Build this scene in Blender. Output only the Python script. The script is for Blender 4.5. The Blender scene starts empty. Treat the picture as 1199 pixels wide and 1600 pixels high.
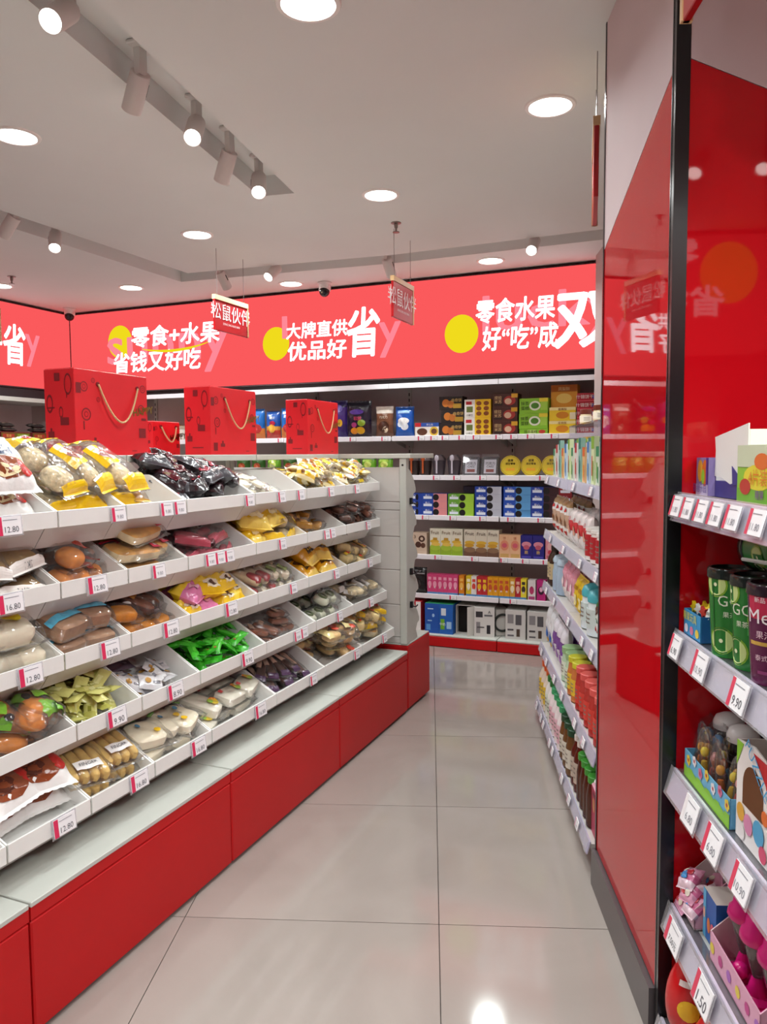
import bpy, math, random
from mathutils import Matrix, Vector, Euler, geometry
random.seed(11)
sc = bpy.context.scene
COL = sc.collection
PI = math.pi
def R(d): return math.radians(d)

# ------------------------------------------------------------------ camera, world, exposure
# world axes: +y runs along the white gondola to the back wall, +x along the back wall
cam_d = bpy.data.cameras.new('camera')
cam_d.sensor_fit = 'VERTICAL'; cam_d.sensor_height = 32.0; cam_d.sensor_width = 24.0
cam_d.lens = 24.0; cam_d.clip_start = 0.05; cam_d.clip_end = 60
cam = bpy.data.objects.new('camera', cam_d); COL.objects.link(cam)
HEAD, PITCH, ROLL, EYE = 22.65, 4.25, -0.43, 1.45
cam.matrix_world = (Matrix.Translation((0, 0, EYE)) @ Matrix.Rotation(R(HEAD), 4, 'Z')
                    @ Matrix.Rotation(R(90 - PITCH), 4, 'X') @ Matrix.Rotation(R(ROLL), 4, 'Z'))
sc.camera = cam
wd = bpy.data.worlds.new('world'); sc.world = wd; wd.use_nodes = True
wd.node_tree.nodes['Background'].inputs[0].default_value = (0.9, 0.92, 1, 1)
wd.node_tree.nodes['Background'].inputs[1].default_value = 0.12
sc.view_settings.view_transform = 'Standard'; sc.view_settings.look = 'None'
sc.view_settings.exposure = 0.0; sc.view_settings.gamma = 1.0; sc.view_settings.use_curve_mapping = False
sc.cycles.use_denoising = True
sc.cycles.max_bounces = 5; sc.cycles.transparent_max_bounces = 8; sc.cycles.use_adaptive_sampling = True; sc.cycles.adaptive_threshold = 0.06; sc.cycles.adaptive_min_samples = 16
LAMP_W = 11.2       # one ceiling downlight
SPOT_W = 3.5        # one track spotlight
CEIL = 2.78
FA = Matrix.Identity(4)                       # frame of gondola, back wall, left wall
FB = Matrix.Rotation(R(HEAD - 3.5), 4, 'Z')   # frame of floor tiles, pillar and near right shelf
FE = Matrix.Rotation(R(HEAD - 5.0), 4, 'Z')   # frame of the far right shelf

# ------------------------------------------------------------------ materials
def lin(c): return c / 12.92 if c <= 0.04045 else ((c + 0.055) / 1.055) ** 2.4
def col(h):
    if isinstance(h, str):
        return tuple(lin(int(h[i:i + 2], 16) / 255) for i in (0, 2, 4)) + (1,)
    return tuple(h) + (1,)
MATS = {}
def mat(h, rough=0.45, spec=0.5, metal=0.0, noise=0.0, scale=20, bump=0.0, coat=0.0, emis=0.0, stretch=None):
    key = (h, rough, spec, metal, noise, scale, bump, coat, emis, stretch)
    if key in MATS: return MATS[key]
    m = bpy.data.materials.new('mat_%s_%d' % (h if isinstance(h, str) else 'rgb', len(MATS)))
    m.use_nodes = True
    nt = m.node_tree; b = nt.nodes['Principled BSDF']; c = col(h)
    b.inputs['Base Color'].default_value = c
    b.inputs['Roughness'].default_value = rough
    b.inputs['Specular IOR Level'].default_value = spec
    b.inputs['Metallic'].default_value = metal
    b.inputs['Coat Weight'].default_value = coat
    b.inputs['Coat Roughness'].default_value = 0.04
    if emis:
        b.inputs['Emission Color'].default_value = c
        b.inputs['Emission Strength'].default_value = emis
    if noise or bump:
        tc = nt.nodes.new('ShaderNodeTexCoord'); n = nt.nodes.new('ShaderNodeTexNoise')
        n.inputs['Scale'].default_value = scale; n.inputs['Detail'].default_value = 4
        src = tc.outputs['Object']
        if stretch:
            mp = nt.nodes.new('ShaderNodeMapping'); mp.inputs['Scale'].default_value = stretch
            nt.links.new(src, mp.inputs[0]); src = mp.outputs[0]
        nt.links.new(src, n.inputs['Vector'])
        if noise:
            r = nt.nodes.new('ShaderNodeValToRGB')
            r.color_ramp.elements[0].position = 0.3; r.color_ramp.elements[1].position = 0.7
            r.color_ramp.elements[0].color = tuple(max(0, x * (1 - noise)) for x in c[:3]) + (1,)
            r.color_ramp.elements[1].color = tuple(min(1, x * (1 + noise)) for x in c[:3]) + (1,)
            nt.links.new(n.outputs['Fac'], r.inputs[0]); nt.links.new(r.outputs[0], b.inputs['Base Color'])
        if bump:
            bp = nt.nodes.new('ShaderNodeBump'); bp.inputs['Strength'].default_value = bump
            bp.inputs['Distance'].default_value = 0.01
            nt.links.new(n.outputs['Fac'], bp.inputs['Height']); nt.links.new(bp.outputs[0], b.inputs['Normal'])
    MATS[key] = m
    return m
def P(h): return mat(h, 0.42, 0.45)                 # printed card and plain plastic
def G(h): return mat(h, 0.22, 0.6, bump=0.25, scale=45)   # shiny foil and film print
def glow(h, s):
    key = ('glow', h, s)
    if key in MATS: return MATS[key]
    m = bpy.data.materials.new('light_' + h); m.use_nodes = True; nt = m.node_tree
    nt.nodes.remove(nt.nodes['Principled BSDF']); e = nt.nodes.new('ShaderNodeEmission')
    e.inputs[0].default_value = col(h); e.inputs[1].default_value = s
    m.cycles.emission_sampling = 'AUTO' if h == 'fb5a5c' else 'NONE'      # lettering and lenses are found by chance hits, which renders faster
    nt.links.new(e.outputs[0], nt.nodes['Material Output'].inputs[0]); MATS[key] = m
    return m
def film(name, tint, gloss, rough=0.08, haze=0.0, crinkle=0.6, fres=0.8):
    """thin clear plastic: lets light through, mirrors a little"""
    m = bpy.data.materials.new(name); m.use_nodes = True; nt = m.node_tree
    nt.nodes.remove(nt.nodes['Principled BSDF'])
    t = nt.nodes.new('ShaderNodeBsdfTransparent'); t.inputs[0].default_value = tint + (1,)
    g = nt.nodes.new('ShaderNodeBsdfGlossy'); g.inputs['Roughness'].default_value = rough
    d = nt.nodes.new('ShaderNodeBsdfDiffuse'); d.inputs[0].default_value = (0.85, 0.85, 0.85, 1)
    lw = nt.nodes.new('ShaderNodeFresnel'); lw.inputs[0].default_value = 1.45
    ma = nt.nodes.new('ShaderNodeMath'); ma.operation = 'MULTIPLY_ADD'; ma.inputs[1].default_value = fres; ma.inputs[2].default_value = gloss
    n = nt.nodes.new('ShaderNodeTexNoise'); n.inputs['Scale'].default_value = 35
    tc = nt.nodes.new('ShaderNodeTexCoord'); nt.links.new(tc.outputs['Object'], n.inputs['Vector'])
    bp = nt.nodes.new('ShaderNodeBump'); bp.inputs['Strength'].default_value = crinkle; bp.inputs['Distance'].default_value = 0.01
    nt.links.new(n.outputs['Fac'], bp.inputs['Height']); nt.links.new(bp.outputs[0], g.inputs['Normal'])
    m0 = nt.nodes.new('ShaderNodeMixShader'); m0.inputs[0].default_value = haze
    nt.links.new(t.outputs[0], m0.inputs[1]); nt.links.new(d.outputs[0], m0.inputs[2])
    mx = nt.nodes.new('ShaderNodeMixShader'); nt.links.new(lw.outputs[0], ma.inputs[0]); nt.links.new(ma.outputs[0], mx.inputs[0])
    nt.links.new(m0.outputs[0], mx.inputs[1]); nt.links.new(g.outputs[0], mx.inputs[2])
    nt.links.new(mx.outputs[0], nt.nodes['Material Output'].inputs[0])
    return m
FILM = film('clear_film', (0.99, 0.99, 0.99), 0.03, 0.12, 0.03, 0.6, 0.5)
ACRYL = film('clear_acrylic', (0.93, 0.92, 0.97), 0.03, 0.03, 0.06, 0.0)
RAILP = film('clear_price_rail', (0.97, 0.96, 0.99), 0.01, 0.15, 0.2, 0.0, 0.2)
WHITE = mat('c2c5bd', 0.4, 0.4, noise=0.03, scale=6)
METAL = mat('cbc7c2', 0.35, 0.5, noise=0.03, scale=8)
BINW = mat('ebebe7', 0.38, 0.5, noise=0.02, scale=9)
REDP = mat('bd1418', 0.4, 0.25, noise=0.04, scale=3)
BLACK = mat('121114', 0.25, 0.5)
DARK = mat('2a2528', 0.5, 0.3)
CARD = P('f2f0ee')

# ------------------------------------------------------------------ mesh builder
class MB:
    def __init__(s): s.v = []; s.f = []; s.m = []; s.mats = []; s.smooth = []
    def mi(s, m):
        if m not in s.mats: s.mats.append(m)
        return s.mats.index(m)
    def face(s, pts, m, smooth=False):
        i = len(s.v); s.v.extend(tuple(p) for p in pts); s.f.append(tuple(range(i, i + len(pts)))); s.m.append(s.mi(m)); s.smooth.append(smooth)
    def raw(s, verts, faces, m, smooth=False, T=None):
        i = len(s.v); s.v.extend(tuple(T @ Vector(p)) if T else tuple(p) for p in verts)
        ms = m if isinstance(m, list) else [m] * len(faces)
        for f, mm in zip(faces, ms):
            s.f.append(tuple(a + i for a in f)); s.m.append(s.mi(mm)); s.smooth.append(smooth)
        return s
    def box(s, x0, y0, z0, x1, y1, z1, m, T=None, **ov):
        v = [(x0, y0, z0), (x1, y0, z0), (x1, y1, z0), (x0, y1, z0), (x0, y0, z1), (x1, y0, z1), (x1, y1, z1), (x0, y1, z1)]
        f = [(0, 3, 2, 1), (4, 5, 6, 7), (0, 1, 5, 4), (1, 2, 6, 5), (2, 3, 7, 6), (3, 0, 4, 7)]
        k = ['bottom', 'top', 'front', 'right', 'back', 'left']
        return s.raw(v, f, [ov.get(n, m) for n in k], T=T)
    def cbox(s, x0, y0, z0, x1, y1, z1, m, b=0.004, T=None):
        """box with chamfered edges"""
        vs = []; idx = {}
        X = (x0, x1); Y = (y0, y1); Z = (z0, z1)
        for i in (0, 1):
            for j in (0, 1):
                for k in (0, 1):
                    dx = b if i == 0 else -b; dy = b if j == 0 else -b; dz = b if k == 0 else -b
                    idx[(i, j, k, 'x')] = len(vs); vs.append((X[i], Y[j] + dy, Z[k] + dz))
                    idx[(i, j, k, 'y')] = len(vs); vs.append((X[i] + dx, Y[j], Z[k] + dz))
                    idx[(i, j, k, 'z')] = len(vs); vs.append((X[i] + dx, Y[j] + dy, Z[k]))
        fs = []
        for a in (0, 1):
            q = [idx[(a, j, k, 'x')] for j, k in ((0, 0), (1, 0), (1, 1), (0, 1))]; fs.append(q if a else q[::-1])
            q = [idx[(i, a, k, 'y')] for i, k in ((0, 0), (0, 1), (1, 1), (1, 0))]; fs.append(q if a else q[::-1])
            q = [idx[(i, j, a, 'z')] for i, j in ((0, 0), (1, 0), (1, 1), (0, 1))]; fs.append(q if a else q[::-1])
        for a in (0, 1):
            for c in (0, 1):
                fs.append([idx[(0, a, c, 'y')], idx[(1, a, c, 'y')], idx[(1, a, c, 'z')], idx[(0, a, c, 'z')]])
                fs.append([idx[(a, 0, c, 'x')], idx[(a, 1, c, 'x')], idx[(a, 1, c, 'z')], idx[(a, 0, c, 'z')]])
                fs.append([idx[(a, c, 0, 'x')], idx[(a, c, 1, 'x')], idx[(a, c, 1, 'y')], idx[(a, c, 0, 'y')]])
        for i in (0, 1):
            for j in (0, 1):
                for k in (0, 1): fs.append([idx[(i, j, k, n)] for n in 'xyz'])
        return s.raw(vs, fs, m, T=T)
    def prism(s, poly, a0, a1, m, axis='x', T=None):
        """extrude a 2d polygon; axis x: poly is (y,z); axis y: (x,z); axis z: (x,y)"""
        def p3(p, a): return (a, p[0], p[1]) if axis == 'x' else (p[0], a, p[1]) if axis == 'y' else (p[0], p[1], a)
        n = len(poly); v = [p3(p, a0) for p in poly] + [p3(p, a1) for p in poly]
        f = [tuple(range(n))[::-1], tuple(range(n, 2 * n))] + [(i, (i + 1) % n, n + (i + 1) % n, n + i) for i in range(n)]
        return s.raw(v, f, m, T=T)
    def lathe(s, prof, m, n=14, T=None, smooth=True, caps=True):
        """prof: (r,z) list; m: one material or one per segment"""
        v = []; f = []; ms = []
        for r, z in prof:
            for i in range(n):
                a = 2 * PI * i / n; v.append((r * math.cos(a), r * math.sin(a), z))
        for k in range(len(prof) - 1):
            for i in range(n):
                j = (i + 1) % n; f.append((k * n + i, k * n + j, (k + 1) * n + j, (k + 1) * n + i)); ms.append(m[k] if isinstance(m, list) else m)
        if caps and prof[0][0] > 1e-6: f.append(tuple(range(n))[::-1]); ms.append(m[0] if isinstance(m, list) else m)
        if caps and prof[-1][0] > 1e-6:
            k = len(prof) - 1; f.append(tuple(range(k * n, k * n + n))); ms.append(m[-1] if isinstance(m, list) else m)
        s.raw(v, f, ms, smooth, T); return s
    def tube(s, pts, r, m, n=6):
        pts = [Vector(p) for p in pts]; v = []; f = []
        for i, p in enumerate(pts):
            d = (pts[min(i + 1, len(pts) - 1)] - pts[max(i - 1, 0)]).normalized()
            a = d.cross(Vector((0, 0, 1))); a = a.normalized() if a.length > 1e-4 else Vector((1, 0, 0)); b = d.cross(a)
            rr = r[i] if isinstance(r, (list, tuple)) else r
            for k in range(n):
                t = 2 * PI * k / n; v.append(p + a * (rr * math.cos(t)) + b * (rr * math.sin(t)))
        for i in range(len(pts) - 1):
            for k in range(n): f.append((i * n + k, i * n + (k + 1) % n, (i + 1) * n + (k + 1) % n, (i + 1) * n + k))
        f.append(tuple(range(n))[::-1]); f.append(tuple(range((len(pts) - 1) * n, len(pts) * n)))
        return s.raw(v, f, m, True)
    def super(s, w, h, t, m, e=0.5, nu=12, nv=8, T=None, mf=None):
        """super-ellipsoid (rounded loaf, bun, roll) of full size w,h,t"""
        def q(c): return math.copysign(abs(c) ** e, c)
        v = []; f = []; ms = []
        for j in range(nv + 1):
            ph = -PI / 2 + PI * j / nv
            for i in range(nu):
                th = 2 * PI * i / nu
                v.append((w / 2 * q(math.cos(ph)) * q(math.cos(th)), h / 2 * q(math.cos(ph)) * q(math.sin(th)), t / 2 * q(math.sin(ph))))
        for j in range(nv):
            for i in range(nu):
                f.append((j * nu + i, j * nu + (i + 1) % nu, (j + 1) * nu + (i + 1) % nu, (j + 1) * nu + i))
                ms.append(mf(j / nv) if mf else m)
        return s.raw(v, f, ms, True, T)
    def text(s, body, size, m, T, bold=0.0, fz=None, lift=0.0):
        v, f = text2d(body, bold)
        if fz: vv = [(lambda q: (q.x, q.y, fz(q.x, q.y) + lift))(T @ Vector((x * size, y * size, 0))) for x, y in v]; return s.raw(vv, f, m)
        return s.raw([(x * size, y * size, 0) for x, y in v], f, m, T=T)
    def mesh(s, name):
        me = bpy.data.meshes.new(name); me.from_pydata(s.v, [], s.f); me.update()
        for m in s.mats: me.materials.append(m)
        me.polygons.foreach_set('material_index', s.m); me.polygons.foreach_set('use_smooth', s.smooth)
        if any(s.smooth): me.set_sharp_from_angle(angle=R(42))
        return me
_TX = {}
def text2d(body, bold=0.0):
    """flat glyph mesh centred on the origin, about 1 high"""
    k = (body, bold)
    if k not in _TX:
        c = bpy.data.curves.new('t', 'FONT'); c.body = body; c.size = 1; c.resolution_u = 2; c.fill_mode = 'FRONT'
        o = bpy.data.objects.new('t', c); COL.objects.link(o)
        me = bpy.data.meshes.new_from_object(o.evaluated_get(bpy.context.evaluated_depsgraph_get()))
        v = [(p.co.x, p.co.y) for p in me.vertices]; f = [tuple(p.vertices) for p in me.polygons]
        bpy.data.objects.remove(o); bpy.data.curves.remove(c); bpy.data.meshes.remove(me)
        if bold:
            v0, f0 = v, f; v = []; f = []
            for q in range(8):
                dx, dy = bold * math.cos(q * PI / 4), bold * math.sin(q * PI / 4); k0 = len(v)
                v += [(x + dx, y + dy) for x, y in v0]; f += [tuple(a + k0 for a in t) for t in f0]
        x0, x1 = min(p[0] for p in v), max(p[0] for p in v); y0, y1 = min(p[1] for p in v), max(p[1] for p in v)
        hh = (y1 - y0) or 1
        v = [((x - (x0 + x1) / 2) / hh, (y - (y0 + y1) / 2) / hh) for x, y in v]
        # flip so faces look along +z
        _TX[k] = (v, f, (x1 - x0) / hh)
    return _TX[k][:2]
def text_aspect(body, bold=0.0): text2d(body, bold); return _TX[(body, bold)][2]

# ------------------------------------------------------------------ objects
def obj(name, mb, parent=None, M=None, label=None, cat=None, group=None, kind=None):
    me = mb.mesh(name) if isinstance(mb, MB) else mb
    o = bpy.data.objects.new(name, me); COL.objects.link(o)
    if M is not None: o.matrix_basis = M
    if parent is not None: o.parent = parent
    if label: o['label'] = label
    if cat: o['category'] = cat
    if group: o['group'] = group
    if kind: o['kind'] = kind
    return o
def thing(name, label, cat, M=None, group=None):
    return obj(name, None, None, M, label, cat, group)
def T3(x, y, z): return Matrix.Translation((x, y, z))
def RZ(a): return Matrix.Rotation(a, 4, 'Z')
def RX(a): return Matrix.Rotation(a, 4, 'X')
def RY(a): return Matrix.Rotation(a, 4, 'Y')
def XZ(x, y, z): return T3(x, y, z) @ RX(PI / 2)     # lay 2d art on a face that looks along -y
PROTO = {}
def proto(key, fn):
    """a kind of thing: list of (part name, mesh, child list) built once, shared by its copies"""
    if key not in PROTO: PROTO[key] = fn()
    return PROTO[key]
def spawn(pr, M, label, cat, group=None, name=None):
    """pr = (name, root mesh or None, [(part name, mesh, matrix, [sub parts])])"""
    r = obj(name or pr[0], pr[1], None, M, label, cat, group)
    for p in pr[2]:
        c = obj(p[0], p[1], r, p[2])
        for q in (p[3] if len(p) > 3 else ()): obj(q[0], q[1], c, q[2])
    return r
# ------------------------------------------------------------------ the room
BACK_Y, SIGN_Y, LEFT_X, LSIGN_X = 5.95, 5.55, -5.9, -5.45
PAINT = mat('dddfdd', 0.85, 0.2, noise=0.015, scale=2)
WALLP = mat('b8a9a6', 0.8, 0.2, noise=0.03, scale=2)

def tile_mat():
    m = bpy.data.materials.new('polished_tile'); m.use_nodes = True; nt = m.node_tree; b = nt.nodes['Principled BSDF']
    oi = nt.nodes.new('ShaderNodeObjectInfo'); tc = nt.nodes.new('ShaderNodeTexCoord')
    ad = nt.nodes.new('ShaderNodeVectorMath'); ad.operation = 'ADD'
    mu = nt.nodes.new('ShaderNodeVectorMath'); mu.operation = 'SCALE'; mu.inputs['Scale'].default_value = 37
    nt.links.new(oi.outputs['Random'], mu.inputs[0]); nt.links.new(tc.outputs['Object'], ad.inputs[0]); nt.links.new(mu.outputs[0], ad.inputs[1])
    n = nt.nodes.new('ShaderNodeTexNoise'); n.inputs['Scale'].default_value = 2.2; n.inputs['Detail'].default_value = 5; n.inputs['Distortion'].default_value = 1.2
    nt.links.new(ad.outputs[0], n.inputs['Vector'])
    r = nt.nodes.new('ShaderNodeValToRGB'); r.color_ramp.elements[0].position = 0.3; r.color_ramp.elements[1].position = 0.75
    r.color_ramp.elements[0].color = col('968d86'); r.color_ramp.elements[1].color = col('9e958e')
    nt.links.new(n.outputs['Fac'], r.inputs[0]); nt.links.new(r.outputs[0], b.inputs['Base Color'])
    b.inputs['Roughness'].default_value = 0.09; b.inputs['Specular IOR Level'].default_value = 0.5
    return m
TILE = tile_mat()
fl = MB(); fl.box(-6.2, -2.2, -0.06, 3.2, 6.2, -0.012, mat('6d645e', 0.9, 0.1, noise=0.1, scale=30))
floor = obj('floor', fl, kind='structure')
tm = MB(); S = 0.8; g = 0.0014
tm.prism([(g, g), (S - g, g), (S - g, S - g), (g, S - g)], -0.012, 0.0, TILE, 'z'); tile_me = tm.mesh('tile')
for i in range(-9, 6):
    for j in range(-4, 10):
        x, y = 0.023 + i * S, 2.281 + (j - 2) * S
        c = FB @ Vector((x + S / 2, y + S / 2, 0))
        if -5.85 < c.x < 2.6 and -1.9 < c.y < 6.0:
            obj('tile', tile_me, floor, FB @ T3(x, y, 0))

# ceiling with two recessed lighting troughs
SLOT1 = [(-1.60, 0.30), (-1.42, 0.30), (-1.954, 3.535), (-2.142, 3.504)]
SLOT2 = [(-3.42, 1.6), (-3.53, 3.12), (-3.50, 4.72), (-1.92, 4.86), (-0.59, 4.83), (1.2, 4.80), (1.2, 5.02), (-0.63, 5.06), (-2.0, 5.07), (-3.72, 4.93), (-3.74, 3.3), (-3.62, 1.6)]
cl = MB()
outer = [(-6.2, -2.4), (3.4, -2.4), (3.4, 6.2), (-6.2, 6.2)]
loops = [[Vector((x, y, 0)) for x, y in p] for p in (outer, SLOT1, SLOT2)]
flat = [p for l in loops for p in l]
for t in geometry.tessellate_polygon(loops):
    a = [flat[k] for k in t]
    if (a[1] - a[0]).cross(a[2] - a[0]).z > 0: a = a[::-1]
    cl.face([(p.x, p.y, CEIL) for p in a], PAINT)
for sl in (SLOT1, SLOT2):
    n = len(sl)
    for k in range(n):
        (x0, y0), (x1, y1) = sl[k], sl[(k + 1) % n]
        cl.face([(x0, y0, CEIL), (x1, y1, CEIL), (x1, y1, CEIL + 0.10), (x0, y0, CEIL + 0.10)], PAINT)
    lp = [[Vector((x, y, 0)) for x, y in sl]]
    for t in geometry.tessellate_polygon(lp): cl.face([(lp[0][k].x, lp[0][k].y, CEIL + 0.10) for k in t], PAINT)
cl.face([(x, y, CEIL + 0.16) for x, y in outer], PAINT)
obj('ceiling', cl, kind='structure')

w = MB(); w.box(-6.0, BACK_Y, 0, 1.2, BACK_Y + 0.1, CEIL, WALLP); obj('wall_back', w, kind='structure')
w = MB(); w.box(LEFT_X - 0.1, -2.3, 0, LEFT_X, BACK_Y + 0.1, CEIL, WALLP); obj('wall_left', w, kind='structure')
w = MB(); w.box(0.98, 2.55, 0, 1.08, 5.4, CEIL, WALLP); obj('wall_right', w, M=FE, kind='structure')
w = MB(); w.box(1.02, 0.90, 0, 1.12, 1.83, 1.76, WALLP); obj('wall_side', w, M=FB, kind='structure')
w = MB(); w.box(3.2, -1.62, 0, 3.3, 3.5, CEIL, WALLP); obj('wall_far', w, M=FB, kind='structure')
w = MB(); w.box(-6.5, -1.62, 0, 3.2, -1.52, CEIL, WALLP); obj('wall_rear', w, M=FB, kind='structure')

# light-box signs -------------------------------------------------------------
SIGN_RED = glow('fb5a5c', 1.0); SIGN_WHITE = glow('f4f8fb', 2.0); SIGN_PINK = glow('ff8a98', 1.0); SIGN_YEL = glow('f6e01e', 0.95)
FRAME = mat('3a2a2c', 0.4, 0.4)
def lightbox(x0, x1, z0, z1, M, label, arts):
    """art lies in the plane y=0 facing -y; arts: (kind, ...)"""
    t = thing('lightbox_sign', label, 'sign', M)
    b = MB(); b.box(x0, 0.004, z0, x1, 0.30, z1, FRAME); b.face([(x0, 0.003, z0 + .010), (x1, 0.003, z0 + .010), (x1, 0.003, z1 - .010), (x0, 0.003, z1 - .010)], SIGN_RED)
    obj('lit_panel', b, t)
    for a in arts:
        mb = MB()
        if a[0] == 'disc':
            _, cx, cz, r = a; n = 28
            mb.face([(cx + r * math.cos(2 * PI * k / n), 0.0, cz + r * 1.08 * math.sin(2 * PI * k / n)) for k in range(n)], SIGN_YEL)
            obj('yellow_disc', mb, t); continue
        if a[0] == 'arc':
            _, xa, za, xb, zb, sag = a; up = []; dn = []
            for k in range(15):
                u = k / 14; z = za + (zb - za) * u - sag * 4 * u * (1 - u); h = 0.012 * math.sin(PI * (0.08 + .84 * u))
                up.append((xa + (xb - xa) * u, -.0035, z + h)); dn.append((xa + (xb - xa) * u, -.0035, z - h))
            for k in range(14): mb.face([dn[k], dn[k + 1], up[k + 1], up[k]], SIGN_YEL)
            obj('smile_line', mb, t); continue
        kind, s, xa, xb, za, zb, shear, y = a
        bold = 0.022 if kind == 'white' else 0.012
        asp = text_aspect(s, bold)
        sh = Matrix(((1, shear, 0, 0), (0, 1, 0, 0), (0, 0, 1, 0), (0, 0, 0, 1)))
        T = T3((xa + xb) / 2, -y, (za + zb) / 2) @ RX(PI / 2) @ sh @ Matrix.Diagonal(((xb - xa) / asp, zb - za, 1, 1))
        mb.text(s, 1.0, SIGN_WHITE if kind == 'white' else SIGN_PINK, T, bold)
        obj('lettering' if kind == 'white' else 'pink_lettering', mb, t)
    return t
W_ = 'white'; K_ = 'pink'
arts = [
 (K_, 'sunny', -5.02, -3.72, 2.17, 2.52, 0, .001), ('disc', -4.87, 2.48, .135), (W_, '零食+水果', -4.74, -3.80, 2.415, 2.60, .08, .003), (W_, '省钱又好吃', -4.95, -4.00, 2.20, 2.385, .08, .003), ('arc', -4.62, 2.40, -3.92, 2.42, .04),
 (K_, 'l', -3.20, -3.15, 2.40, 2.58, 0, .001), (K_, 'y', -2.345, -2.16, 2.20, 2.47, 0, .001), ('disc', -3.26, 2.365, .125),
 (W_, '大牌直供', -3.16, -2.61, 2.39, 2.52, .05, .003), (W_, '优品好', -3.15, -2.62, 2.215, 2.37, .05, .003), (W_, '省', -2.62, -2.335, 2.215, 2.60, .05, .003),
 (K_, 'lucky', -1.52, -0.55, 2.26, 2.60, 0, .001), ('disc', -1.68, 2.34, .13), (W_, '零食水果', -1.57, -0.99, 2.40, 2.575, .05, .003), (W_, '好“吃”成', -1.52, -0.97, 2.20, 2.38, .05, .003), (W_, '双', -1.0, -0.52, 2.185, 2.57, .05, .003)]
lightbox(LSIGN_X, 1.0, 2.03, 2.765, T3(0, SIGN_Y, 0), 'long red light-box sign with white Chinese slogans along the back wall', arts)
arts = [(K_, 'y', 5.03, 5.19, 2.24, 2.52, 0, .001), (W_, '好省', 4.55, 5.03, 2.235, 2.585, .05, .003), (W_, '大牌直供', 3.95, 4.5, 2.39, 2.52, .05, .003), (W_, '优品好', 3.95, 4.5, 2.215, 2.37, .05, .003)]
lightbox(1.0, SIGN_Y - 0.005, 2.05, 2.765, T3(LSIGN_X, 0, 0) @ RZ(PI / 2) , 'red light-box sign along the left wall with a large white character', arts)
arts = [('disc', -1.80, 2.53, .17), (W_, '零食+水果', -1.62, -0.50, 2.56, 2.74, .0, .003), (W_, '省钱又好吃', -1.78, -0.70, 2.27, 2.46, .0, .003)]
lightbox(-3.1, 1.5, 2.03, 2.765, FB @ T3(0, -1.2, 0) @ RZ(PI), 'red light-box sign on the rear wall, seen mirrored in the glossy red pillar', arts)

# ------------------------------------------------------------------ pillar
GLASS_RED = mat('c00c18', 0.03, 0.45, noise=0.02, scale=2)
GLASS_WHITE = mat('d3c4c6', 0.8, 0.15, noise=0.02, scale=3)
STEEL = mat('4a4648', 0.18, 0.5, metal=0.8)
px0, py0, px1, py1 = 0.552, 1.82, 1.30, 2.53
t = thing('pillar', 'square pillar clad in glossy red glass panels with black corner trim', 'pillar', FB)
b = MB(); b.box(px0 + .012, py0 + .012, 0, px1, py1 - .005, CEIL, DARK); obj('core', b, t)
b = MB(); b.prism([(py0 + .02, .13), (py1 - .012, .13), (py1 - .012, 2.09), (py0 + .02, 2.31)], px0, px0 + .012, GLASS_RED, 'x'); obj('red_panel', b, t)
b = MB(); b.prism([(py0 + .02, 2.312), (py1 - .012, 2.092), (py1 - .012, CEIL), (py0 + .02, CEIL)], px0 - .0005, px0 + .012, GLASS_WHITE, 'x'); obj('white_panel', b, t)
b = MB(); b.prism([(px0 + .03, .05), (px1, .05), (px1, 2.02), (px0 + .03, 2.325)], py0, py0 + .012, GLASS_RED, 'y'); obj('red_panel', b, t)
b = MB(); b.prism([(px0 + .03, 2.327), (px1, 2.022), (px1, CEIL), (px0 + .03, CEIL)], py0 - .0005, py0 + .012, GLASS_WHITE, 'y'); obj('white_panel', b, t)
b = MB(); b.box(px0 - .002, py0 - .003, 0.02, px0 + .03, py0 + .02, CEIL, BLACK); obj('corner_trim', b, t)
b = MB(); b.box(px0 - .003, py0 + .016, 0.02, px0, py0 + .022, CEIL, STEEL); obj('edge_bead', b, t)
b = MB(); b.box(px0 - .003, py1 - .012, 0.0, px0 + .01, py1, CEIL, STEEL); obj('edge_bead', b, t)
b = MB(); b.box(px0 - .014, py0 + .03, 0.0, px0 + .01, py1 + .004, .125, mat('4d4849', .3, .5)); obj('skirting', b, t)

# ------------------------------------------------------------------ lights
RIM = mat('efece8', 0.4, 0.4); LENS = glow('fff9f2', 12.0)
lamp_mb = MB(); lamp_mb.lathe([(0.098, 0.0), (0.095, -0.006), (0.082, -0.007), (0.079, 0.0), (0.079, 0.03)], RIM, 28, caps=False); lamp_me = lamp_mb.mesh('rim')
lens_mb = MB(); lens_mb.lathe([(0.0, -0.001), (0.078, -0.001), (0.078, 0.002), (0, 0.002)], LENS, 28); lens_me = lens_mb.mesh('lens')
LAMPS = [(-0.574, 3.065, 'above the pillar side of the aisle'), (-1.559, 3.731, 'in the middle of the ceiling'), (-2.841, 3.933, 'beyond the end of the long trough'), (-2.661, 2.453, 'at the left edge left of the long trough'),
         (-1.387, 5.276, 'in front of the rightmost slogan'), (-4.194, 4.925, 'in front of the leftmost slogan'), (-2.986, 5.328, 'left of the ceiling camera by the sign'), (-1.107, 2.106, 'at the top edge of the picture'), (-5.06, 4.452, 'beside the left wall sign'),
         (-0.35, 0.75, ''), (-2.9, 0.7, ''), (0.18, 0.54, ''), (-4.3, 3.0, ''), (-4.4, 1.0, ''), (-1.5, -0.4, ''), (0.5, -0.3, '')]  # entries without a place are unseen lamps added to brighten room and near shelves
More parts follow.
